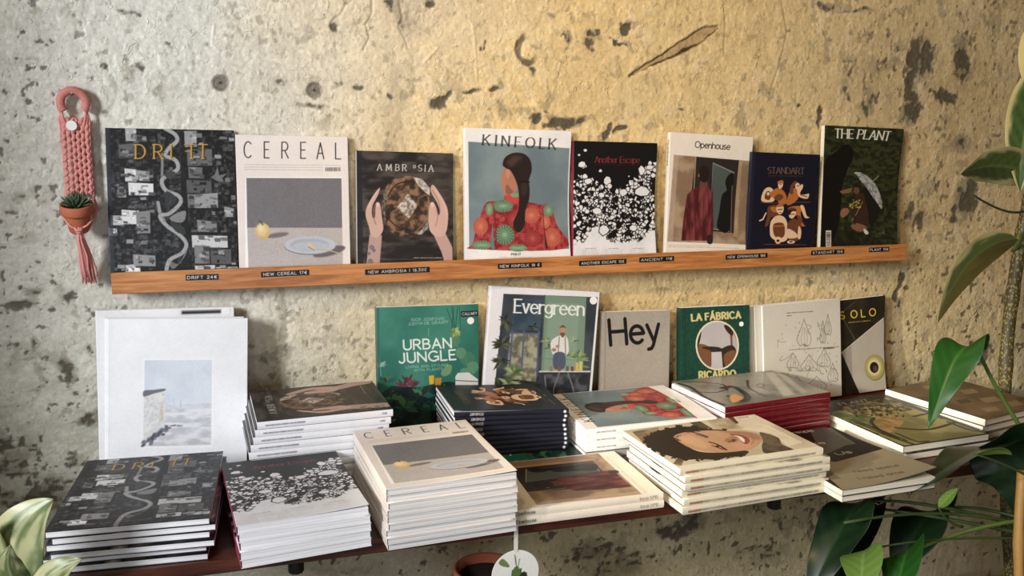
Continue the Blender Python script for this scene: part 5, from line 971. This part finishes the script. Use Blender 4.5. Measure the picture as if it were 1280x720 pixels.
# two grey covers under the portrait-from-behind pile
stack('greyglossy', .19, .24, 2, 1.150, -.168, -.300, 1.5708, 'glossy grey magazine', 'of the pair under the red-jacket magazines', 'grey magazines under the red-jacket pile', spine=(150, 150, 152), back=(90, 90, 92), cover='gloss', seed=10)
sp = Sheet(.2464, .0125, None, (232, 230, 230), 200); sp.greek((8, 2.4), (22, 2.4), (110, 110, 114), .9, 8, 3, .8)
stack('back', .2042, .2464, 3, 1.1537, -.1594, -.2603, 1.5708, 'red-jacket cover magazine', 'of the flat pile below the huge-lettered grey book', 'pile of red-jacket magazines', base=-.2996, spine=sp, back=(236, 236, 236), seed=11, jit=.002, lift=lambda u, v: .003*math.sin(math.pi*u))
sp = Sheet(.2396, .0118, None, (226, 214, 196), 220); H = 100*.0118/.2396
sp.text('Openhouse', (2.5, H*.66), (15, H*.66), H*.42, (42, 38, 34), .14, gap=.14); sp.text('Issue Nº10', (84, H*.66), (96, H*.66), H*.36, (90, 84, 76), .13, gap=.14)
stack('doorway', .1815, .2396, 2, .963, -.3544, -.302, 1.5714, 'cream doorway-cover magazine', 'of the low pair at the shelf front', 'pair of doorway-cover magazines', spine=sp, back=(226, 214, 196), seed=12, fr=[0, (.001, -.001, .002)])
sp = Sheet(.2602, .0112, None, (224, 216, 190), 220); sp.greek((4, 2.6), (94, 2.6), (130, 116, 92), 1.1, 34, 5, .75); sp.greek((4, 2.7), (12, 2.7), (170, 80, 60), 1.1, 4, 6, .6)
stack('portrait', .1779, .2602, 6, 1.2194, -.3731, -.2565, 1.6387, 'curly-haired portrait magazine with cream spine', 'in the stack', 'stack of portrait magazines', spine=sp, back=(70, 60, 48), pages='pagescream', seed=13, fr=[0, (.008, -.007, -.02), (.008, -.008, -.02), (.006, -.003, -.02), (.007, -.009, -.02), (.003, -.010, -.01)])
sp = Sheet(.2432, .0105, None, (158, 26, 40), 260)
for row in range(3): sp.greek((.5, .75+row*1.35), (99.5, .75+row*1.35), (70, 10, 18), .75, 60, row+3, .95)
stack('greyglossy', .1651, .2432, 7, 1.409, -.1541, -.2478, 1.6958, 'glossy grey-covered magazine with printed red spine', 'in the stack', 'stack of red-spined magazines', spine=sp, back=(120, 20, 32), cover='gloss', seed=14, jit=.0025, jr=.006, lift=lambda u, v: .003*u*v)
stack('orchard', .198, .255, 2, 1.662, -.252, -.30, .06, 'dark magazine with ochre and green cover', 'of the pair by the right shelf end', 'pair of ochre and green magazines', spine=(238, 232, 214), back=(60, 58, 44), pages='pagescream', seed=15, fr=[0, (.004, -.003, .01)])
stack('slogans', .18, .25, 2, 1.4405, -.380, -.305, .03, 'black and beige magazine with printed slogans', 'of the pair jutting over the shelf front', 'pair of slogan-cover magazines', spine=(238, 232, 214), back=(40, 36, 34), pages='pagescream', seed=16, lift=lambda u, v: .020*max(0, u-.1)**2*max(0, 1-v*1.25)**1.4, fr=[0, (.001, .001, .003)])
sp = Sheet(.22, .0125, None, (240, 236, 222), 160); sp.greek((6, 2.8), (24, 2.8), (140, 130, 112), .9, 8, 5, .7)
stack('rooftops', .2, .22, 3, 1.872, -.208, -.2885, .2, 'brown rooftop-cover magazine with white spine', 'of the right-end pile', 'pile of brown rooftop magazines', spine=sp, back=(110, 92, 66), pages='pagescream', seed=17, fr=[0, (-.006, -.002, .0), (-.002, -.006, .0)])

# ------------------------------------------------------------------ pink macrame hanger with its little pot
hg = empty('macrame_hanger', (.2525, -.006, .289)); tag(hg, 'pink knotted macrame hanger with tassel hanging on the wall at left', 'wall hanging')
def circ(cx, cz, rx, rz, a0, a1, n, y=0): return [(cx+rx*math.cos(R(a0+(a1-a0)*i/n)), y, cz+rz*math.sin(R(a0+(a1-a0)*i/n))) for i in range(n+1)]
mb = MB()
ring = circ(0, -.0225, .0185, .0195, -40, 220, 40, -.004); mb.tube(ring, .0058, 12)
for i in range(1, len(ring)-1):                              # wrapping turns of the loop
    p = Vector(ring[i]); t = (Vector(ring[i+1])-Vector(ring[i-1])).normalized(); u = Vector((0, 1, 0)); v = t.cross(u)
    pts = [p+(u*math.cos(k*math.pi/6)+v*math.sin(k*math.pi/6))*.0060+t*(k/12-.5)*.0016 for k in range(13)]
    mb.tube(pts, .0009, 5)
mb.build('hanging_loop', M['cord'], hg, True)
mb = MB(); rg = random.Random(3)
for s in (-1, 1):
    for j in range(3):
        mb.tube([(s*.0165+s*.001*j, -.004, -.03), (s*(.0215-.003*j), -.004-.002*j, -.048), (s*(.0205-.005*j), -.004, -.066), (s*(.021-.012*j*.5), -.003, -.085)], .0019, 8)
    mb.tube([(s*.0195, -.003, -.055-.01*i) if i < 13 else (s*(.0195+.001*math.sin(i)), -.003, -.055-.01*i) for i in range(13)], .0024, 8)
rows = 21
for j in range(rows):
    z = -.049-.0056*j; half = min(.0200, .0125+.004*j)
    n = max(2, int(half*2/.0058)); 
    for i in range(n):
        x = -half+(i+.5)*2*half/n; s = 1 if (i+j) % 2 else -1
        a = R(58*s)+rg.uniform(-.2, .2); ax = (Vector((math.cos(a), 0, math.sin(a))), Vector((0, 1, 0)), Vector((-math.sin(a), 0, math.cos(a))))
        mb.ball((x+rg.uniform(-.0006, .0006), -.004-.0012*((i+j) % 2), z), (.0060, .0034, .0029), ax, 8, 5)
        if j % 2 == 0: mb.ball((x, -.0055, z-.0028), (.0022, .0022, .0038), None, 6, 4)
mb.build('knotted_band', M['cord'], hg, True)
mb = MB()
pz = -.178                                                     # pot rim height, local
for s in (-1, 1):
    mb.tube([(s*.0195, -.003, -.17), (s*.0235, -.010, -.186), (s*.0235, -.028, -.200), (s*.012, -.045, -.212), (.002*s, -.044, -.217)], .0017, 8)
    mb.tube([(s*.016, -.006, -.175), (s*.018, -.012, -.205), (s*.010, -.022, -.222), (0, -.032, -.222)], .0016, 8)
mb.tube([(-.006, -.043, -.214), (-.003, -.048, -.219), (.003, -.048, -.219), (.006, -.043, -.214)], .0022, 8)
mb.ball((0, -.043, -.220), (.0055, .005, .006), None, 10, 8)
mb.build('pot_cradle', M['cord'], hg, True)
mb = MB()
for i in range(34):
    a = rg.uniform(0, 6.28); q = rg.uniform(.2, 1); x, y = math.cos(a)*q, math.sin(a)*q; L_ = rg.uniform(.075, .088); ph = rg.uniform(0, 6)
    mb.tube([(x*.0035, -.038+y*.003, -.222), (x*.006, -.032+y*.006, -.236), (.004+x*.010+.001*math.sin(ph), -.024+y*.008, -.262), (.005+x*.0125+.0015*math.sin(ph+2), -.018+y*.008, -.285), (.006+x*.013+.001*math.sin(ph+4), -.015+y*.007, -.222-L_)], [.0016, .0018, .0018, .0018, .0012], 6)
mb.build('tassel', M['cord'], hg, True)
tg = MB().lathe([(.0078, 0), (.0078, .0008)], 28).build('round_tag', M['white'], hg); tg.rotation_euler = (R(90), 0, 0); tg.location = (-.004, -.0105, -.0575); tg['label'] = 'round white price tag'
nl = MB().lathe([(.0012, 0), (.0012, .014), (.003, .0142), (.003, .0156), (.0005, .016)], 12).build('nail', M['steel'], None, True); nl.rotation_euler = (R(90), 0, 0); nl.location = (.2525, .0015, .2805); tag(nl, 'small steel nail inside the loop of the pink hanger', 'nail')
pt = empty('potted_succulent', (.2505, -.030, .066), (R(16), 0, 0)); tag(pt, 'tiny terracotta pot with spiky green succulent held in the pink hanger', 'potted plant')
MB().lathe([(.013, 0), (.0145, .002), (.0195, .030), (.0195, .031), (.0235, .031), (.0245, .033), (.0245, .046), (.0235, .047), (.0215, .047), (.0205, .040), (.004, .039)], 36).build('pot', M['terracotta'], pt, True)
MB().lathe([(.0205, .036), (.0205, .0405), (.008, .042), (.002, .0425)], 24).build('soil', M['soil'], pt, True)
sb = MB()
for i in range(46):
    el = .15+1.25*(i/46); az = i*2.4; L_ = .024-.008*(i/46)+rg.uniform(-.002, .002)
    d = Vector((math.cos(az)*math.cos(el), math.sin(az)*math.cos(el), math.sin(el))); b = Vector((0, 0, .041))+d*.003
    sb.tube([b, b+d*L_*.4, b+d*L_*.8+Vector((0, 0, .002)), b+d*L_+Vector((0, 0, .004))], [.0012, .0024, .0014, .0002], 6)
sb.build('succulent_rosette', M['succ'], pt, True)

# ------------------------------------------------------------------ leaves
def bez(p, t):
    p = [Vector(q) for q in p]
    while len(p) > 1: p = [a.lerp(b, t) for a, b in zip(p, p[1:])]
    return p[0]
def leaf(parent, pts, width, side, colf, fold=.25, mat='leaf', n=26, m=17, shape=(.75, .85), wave=.0, name='leaf', base_notch=0, label=None, droop=0):
    side = Vector(side).normalized(); P = np.zeros((n, m, 3)); C = np.zeros((n, m, 3)); bx = []
    for i in range(n):
        s = i/(n-1); c = bez(pts, s); t = (bez(pts, min(1, s+.02))-bez(pts, max(0, s-.02))).normalized()
        sd = (side-t*side.dot(t)).normalized(); nn = t.cross(sd)
        w = width*math.sin(math.pi*s**shape[0])**shape[1] if 0 < s < 1 else 0
        for j in range(m):
            q = j/(m-1)*2-1
            off = -t*(base_notch*(abs(q)**1.6)*(1-s)**3) if base_notch else Vector()
            P[i, j] = c+sd*(q*w)+nn*(fold*abs(q)*w-droop*q*q*w+wave*math.sin(s*17+3*(q > 0))*abs(q)**2)+off; C[i, j] = srgb(colf(s, q, i, j))
    o = grid_mesh(name, P, C, M[mat], parent, True)
    md = o.modifiers.new('thickness', 'SOLIDIFY'); md.thickness = .0006
    md = o.modifiers.new('smooth', 'SUBSURF'); md.levels = md.render_levels = 1
    if label: o['label'] = label
    return o
def varieg(seed, g=((54, 80, 38), (98, 122, 64)), cream=(206, 196, 138), edge=.62, vein=9):
    def f(s, q, i, j):
        n = float(fbm(np.array(s*5.+seed), np.array(q*3.+seed), seed, 3)); k = abs(math.sin((s*vein+abs(q)*1.6)*math.pi))
        b = np.array(g[0])*(1-k*.6)+np.array(g[1])*(k*.6)
        e = sstep(edge, edge+.14, abs(q)+(n-.5)*.7); c = b*(1-e)+np.array(cream)*e
        if abs(q) < .09: c = c*.4+np.array((150, 152, 96))*.6
        return c
    return f
def pale(seed):
    def f(s, q, i, j):
        n = float(fbm(np.array(s*3.+seed), np.array(q*4.+seed), seed, 4)); m_ = float(sstep(.4, .62, n+.12*(1-abs(q))))
        c = np.array((196, 196, 150))*(1-m_)+np.array((112, 130, 84))*m_
        return c*.5+np.array((214, 212, 170))*.5 if abs(q) < .08 else c
    return f
def green(a, b, mid=(110, 150, 70)):
    def f(s, q, i, j):
        k = abs(math.sin((s*6+abs(q)*1.4)*math.pi))**3; c = np.array(a)*(1-k*.5)+np.array(b)*k*.5
        return c*.5+np.array(mid)*.5 if abs(q) < .07 else c
    return f
def pot(parent, r, h, mat): 
    MB().lathe([(r*.72, 0), (r*.74, .004), (r*.94, h*.8), (r, h*.8), (r*1.02, h), (r*.92, h), (r*.88, h*.88), (.01, h*.87)], 40).build('pot', M[mat], parent, True)
    MB().lathe([(r*.88, h*.84), (r*.88, h*.89), (.01, h*.9)], 30).build('soil', M['soil'], parent)

# tall variegated plant at the right edge
dp = empty('dieffenbachia', (2.12, -.16, FZ)); tag(dp, 'tall plant with cream-edged dark green leaves and mottled stem at right edge', 'plant')
pot(dp, .13, .24, 'terracotta')
O = Vector((2.12, -.16, FZ))
def loc(p): return Vector(p)-O
tr = MB(); P_ = [(2.12, -.16, -.84), (2.10, -.13, -.6), (2.075, -.09, -.32), (2.085, -.075, -.2), (2.10, -.07, -.05), (2.12, -.08, .12), (2.13, -.1, .32), (2.135, -.1, .42)]
pts = [bez(P_, i/40) for i in range(41)]; tr.tube([loc(p) for p in pts], [.0135+.0022*(i % 5 == 0) for i in range(41)], 14)
st = tr.build('stem', M['stem'], dp, True)
m_, t_, p_ = nt('mottled_stem'); tc = t_.nodes.new('ShaderNodeTexCoord'); vo = t_.nodes.new('ShaderNodeTexVoronoi'); mp = t_.nodes.new('ShaderNodeMapping'); mp.inputs['Scale'].default_value = (45, 45, 26); rp = t_.nodes.new('ShaderNodeValToRGB')
t_.links.new(tc.outputs['Object'], mp.inputs[0]); t_.links.new(mp.outputs[0], vo.inputs['Vector']); t_.links.new(vo.outputs['Distance'], rp.inputs[0]); t_.links.new(rp.outputs[0], p_.inputs['Base Color'])
rp.color_ramp.elements[0].position = .32; rp.color_ramp.elements[1].position = .45; rp.color_ramp.elements[0].color = lin((138, 130, 70)); rp.color_ramp.elements[1].color = lin((74, 64, 38)); st.data.materials[0] = m_
def petiole(parent, a, b, c, r=.004, mat='stem', O=O):
    MB().tube([Vector(bez((a, b, c), i/12))-O for i in range(13)], [r*1.3-r*.5*i/12 for i in range(13)], 8).build('petiole', M[mat], parent, True)
L1 = [loc(p) for p in ((1.92, -.30, .142), (1.80, -.32, .19), (1.72, -.34, .178), (1.660, -.36, .165))]
leaf(dp, L1, .036, (.05, -.35, .93), varieg(3, g=((66, 92, 44), (112, 134, 74))), .2, wave=.002, label='broad leaf reaching over the wall beside the ledge')
leaf(dp, [loc(p) for p in ((1.90, -.30, .36), (1.850, -.31, .30), (1.815, -.32, .22), (1.835, -.32, .13))], .040, (.8, -.5, .1), varieg(5), .25, wave=.002)
leaf(dp, [loc(p) for p in ((1.96, -.24, .46), (1.915, -.25, .42), (1.885, -.26, .36), (1.88, -.27, .31))], .03, (.7, -.6, .3), varieg(8, cream=(222, 208, 140), edge=.2), .2)
def folded(s, q, i, j):
    n = float(fbm(np.array(s*6.), np.array(q*3.+4), 21, 3))
    if q > .02: return np.array((84, 80, 42))*(.85+.3*n)
    e = sstep(.5, .66, abs(q)+(n-.5)*.9); return np.array((96, 112, 62))*(1-e)+np.array((196, 188, 134))*e
leaf(dp, [loc(p) for p in ((1.905, -.26, .035), (1.79, -.28, .040), (1.71, -.31, -.02), (1.660, -.34, -.098))], .027, (.63, -.33, -.69), folded, .3, wave=.001, label='folded leaf with pale upper margin hanging down')
petiole(dp, (2.12, -.085, .05), (2.0, -.2, .11), (1.92, -.30, .142)); petiole(dp, (2.125, -.09, .2), (2.0, -.2, .36), (1.90, -.30, .36)); petiole(dp, (2.13, -.1, .35), (2.05, -.2, .5), (1.96, -.24, .46)); petiole(dp, (2.10, -.07, -.02), (2.0, -.2, .055), (1.905, -.26, .035)); petiole(dp, (2.115, -.08, .07), (1.9, -.24, .07), (1.744, -.30, .127), .0022, 'stemdark')

# dark split-leaf plant in the right corner below the shelf
mn = empty('monstera', (1.82, -.62, FZ)); tag(mn, 'leafy dark green monstera plant in the lower right corner', 'plant')
O2 = Vector((1.82, -.62, FZ)); lc = lambda p: Vector(p)-O2
pot(mn, .15, .26, 'terracotta')
MB().tube([lc(p) for p in ((1.82, -.62, -.83), (1.83, -.58, -.6), (1.84, -.55, -.42))], [.011, .010, .008], 12).build('stem', M['stem'], mn, True)
def ptm(a, b, c, r=.0035, mat='stemdark'): petiole(mn, a, b, c, r, mat, O2)
dkg = green((20, 40, 20), (34, 58, 28), (44, 70, 36)); brg = green((40, 94, 32), (56, 116, 42), (100, 150, 70)); yg = green((112, 148, 66), (140, 172, 88), (170, 190, 120))
leaf(mn, [lc(p) for p in ((1.632, -.46, -.110), (1.596, -.455, -.095), (1.566, -.47, -.15), (1.531, -.48, -.232))], .036, (.62, -.35, .30), brg, .28, shape=(.55, .8), base_notch=.02, wave=.002, label='bright green leaf folded beside the white spines')
ptm((1.84, -.55, -.42), (1.74, -.43, -.25), (1.632, -.46, -.110), .0035, 'stem')
leaf(mn, [lc(p) for p in ((1.76, -.44, -.315), (1.68, -.46, -.26), (1.58, -.49, -.29), (1.490, -.50, -.33))], .060, (.15, -.85, .35), dkg, .12, 'leafdark', shape=(.6, .75), base_notch=.03, wave=.003)
leaf(mn, [lc(p) for p in ((1.685, -.46, -.288), (1.74, -.47, -.29), (1.76, -.49, -.35), (1.73, -.5, -.43))], .070, (.8, -.4, .1), dkg, .12, 'leafdark', shape=(.6, .75), base_notch=.03, wave=.003)
leaf(mn, [lc(p) for p in ((1.568, -.54, -.257), (1.59, -.545, -.250), (1.62, -.54, -.252), (1.643, -.54, -.266))], .013, (.1, -.7, .7), yg, .15, label='small pale green leaf')
def holes(f):
    return f
leaf(mn, [lc(p) for p in ((1.50, -.40, -.385), (1.46, -.41, -.36), (1.41, -.43, -.43), (1.352, -.44, -.53))], .050, (.55, -.3, .5), dkg, .15, 'leafdark', shape=(.6, .75), base_notch=.03, wave=.003)
leaf(mn, [lc(p) for p in ((1.53, -.37, -.415), (1.50, -.38, -.41), (1.45, -.40, -.47), (1.42, -.42, -.56))], .040, (.6, -.4, .4), dkg, .15, 'leafdark', shape=(.6, .75), base_notch=.02)
leaf(mn, [lc(p) for p in ((1.70, -.36, -.44), (1.66, -.36, -.43), (1.62, -.37, -.48), (1.58, -.38, -.55))], .055, (.6, -.3, .5), dkg, .15, 'leafdark', shape=(.6, .75), base_notch=.02)
leaf(mn, [lc(p) for p in ((1.412, -.50, -.415), (1.395, -.515, -.412), (1.375, -.54, -.425), (1.36, -.56, -.46))], .034, (.8, -.1, .45), yg, .2, shape=(.6, .7), label='rounded light green leaf low by the frame edge')
leaf(mn, [lc(p) for p in ((1.50, -.50, -.425), (1.475, -.52, -.408), (1.445, -.545, -.425), (1.42, -.56, -.48))], .040, (.7, -.25, .65), brg, .2, shape=(.6, .7), label='larger rounded green leaf low by the frame edge')
leaf(mn, [lc(p) for p in ((1.548, -.5, -.36), (1.56, -.5, -.35), (1.573, -.5, -.338), (1.583, -.5, -.331))], .009, (.6, -.5, -.6), yg, .2)
ptm((1.84, -.55, -.42), (1.74, -.5, -.37), (1.50, -.50, -.43), .0035, 'stem'); ptm((1.85, -.55, -.46), (1.68, -.46, -.37), (1.40, -.46, -.385), .003); ptm((1.60, -.5, -.40), (1.565, -.5, -.39), (1.548, -.5, -.36), .002); ptm((1.84, -.55, -.42), (1.82, -.48, -.36), (1.76, -.44, -.315)); ptm((1.84, -.55, -.42), (1.7, -.55, -.30), (1.568, -.54, -.257), .002); ptm((1.84, -.55, -.45), (1.6, -.45, -.37), (1.50, -.40, -.385), .003, 'stemdark'); ptm((1.84, -.55, -.45), (1.78, -.4, -.42), (1.70, -.36, -.44), .003, 'stemdark'); ptm((1.84, -.55, -.43), (1.75, -.46, -.28), (1.685, -.46, -.288), .003, 'stemdark'); ptm((1.84, -.55, -.45), (1.6, -.45, -.40), (1.53, -.37, -.415), .003, 'stemdark'); ptm((1.84, -.55, -.44), (1.56, -.52, -.39), (1.412, -.50, -.415), .002)
bb = MB(); STK = [(1.705, -.63, -.82), (1.635, -.57, -.52), (1.680, -.53, -.30)]
bb.tube([bez(STK, i/16) for i in range(17)], [.0075+.0012*(i % 4 == 0) for i in range(17)], 12)
bs = bb.build('bamboo_stake', M['bamboo'], None, True); tag(bs, 'bamboo stake standing in the pot among the dark leaves at right', 'stake')

# pale variegated plant in the lower left corner, on its own stand
po = Vector((.215, -.56, FZ)); pl = empty('plant_stand', po); tag(pl, 'wooden plant stand below the frame at left', 'stand')
MB().lathe([(.11, .50), (.11, .52)], 32).build('stand_top', M['shelf'], pl)
for k in range(3):
    a = k*2.094+.5; MB().tube([(.085*math.cos(a), .085*math.sin(a), .5), (.105*math.cos(a), .105*math.sin(a), 0)], [.01, .008], 10).build('leg', M['shelf'], pl)
pp = empty('variegated_houseplant', po+Vector((0, 0, .52))); tag(pp, 'houseplant with large pale variegated leaves in lower left corner', 'plant')
pot(pp, .075, .13, 'terracotta'); O3 = po+Vector((0, 0, .52)); l3 = lambda p: Vector(p)-O3
for a in ((((.235, -.50, -.315), (.20, -.50, -.25), (.235, -.50, -.21), (.270, -.50, -.192)), .034, (.75, -.3, -.45), 2), (((.236, -.52, -.30), (.225, -.53, -.27), (.222, -.54, -.25), (.232, -.545, -.222)), .017, (.8, .2, -.2), 3), (((.25, -.54, -.32), (.255, -.555, -.27), (.275, -.56, -.245), (.305, -.56, -.243)), .019, (.5, -.3, -.6), 4), (((.215, -.5, -.32), (.19, -.5, -.26), (.195, -.5, -.23), (.212, -.51, -.205)), .022, (.8, -.2, .2), 5), (((.18, -.52, -.33), (.02, -.38, -.27), (-.08, -.3, -.24), (-.17, -.26, -.2)), .06, (.4, -.5, .6), 13), (((.21, -.6, -.34), (.2, -.64, -.31), (.21, -.66, -.29), (.23, -.68, -.3)), .025, (.8, .2, .2), 9)):  # the long leaf reaching out to the left is unseen, added to shade the wall
    leaf(pp, [l3(p) for p in a[0]], a[1], a[2], pale(a[3]), .22, shape=(.7, .8), wave=.0015)
    b = a[0][0]; MB().tube([Vector((0, 0, .115)), (Vector(l3(b))*.6+Vector((0, 0, .05))), l3(b)], .0035, 8).build('petiole', M['stem'], pp, True)

# round hanging tag on a ribbon and the terracotta pot below the shelf
ht = empty('hanging_tag', (.853, -.4372, -.403)); tag(ht, 'round white tag printed with green leaves hanging by a ribbon from shelf', 'tag')
c = Sheet(.072, .072, None, (232, 232, 222), 120); rg = random.Random(7)
for x, y, n, r in ((50, 60, 14, 30), (62, 80, 12, 30), (42, 85, 12, 30)): leaf_spray(c, x, y, n, r, [(56, 84, 40), (34, 52, 30), (96, 120, 60)], rg, .26, 20, 160)
c.blob([(40, 95), (42, 50), (52, 34), (60, 50), (58, 95)], (86, 116, 54)); c.blob([(56, 98), (56, 60), (68, 48), (76, 62), (82, 98)], (36, 50, 34)); c.blob([(14, 22), (22, 14), (34, 26), (36, 34), (22, 30)], (110, 132, 78)); c.line([(48, 10), (52, 40)], 2, (90, 100, 80)); c.line([(58, 20), (54, 40)], 2, (120, 140, 90))
n = c.nc; P = np.zeros((n, n, 3)); Q = np.zeros((n, n, 3)); Cl = c.linear()
for i in range(n):
    for j in range(n):
        u, v = j/(n-1)*2-1, i/(n-1)*2-1; x = u*math.sqrt(1-v*v/2); y = v*math.sqrt(1-u*u/2); P[i, j] = (x*.036, -.001, -y*.0365)
        Q[i, j] = Cl[min(n-1, int((y+1)/2*(n-1))), min(n-1, int((x+1)/2*(n-1)))]
o = grid_mesh('tag_disc', P, Q, M['matte'], ht, False, True); md = o.modifiers.new('thickness', 'SOLIDIFY'); md.thickness = .001
o = MB().box((-.003, -.0018, .034), (.003, -.0010, .078)).build('ribbon', M['ribbon'], ht); o['label'] = 'cream ribbon'
ls = MB().box((.62, -.33, -.70), (1.0, -.004, -.68), .002).build('display_shelf', M['shelf']); tag(ls, 'dark lower shelf board below the frame that holds a terracotta pot', 'shelf')
tp = empty('flower_pot', (.862, -.25, -.68)); tag(tp, 'brown terracotta pot under the shelf behind the round tag', 'pot')
MB().lathe([(.034, 0), (.036, .003), (.050, .157), (.0535, .157), (.055, .16), (.055, .190), (.053, .192), (.049, .192), (.047, .175), (.006, .173)], 40).build('pot', M['terracotta'], tp, True)
MB().lathe([(.047, .168), (.047, .176), (.006, .178)], 30).build('soil', M['soil'], tp)
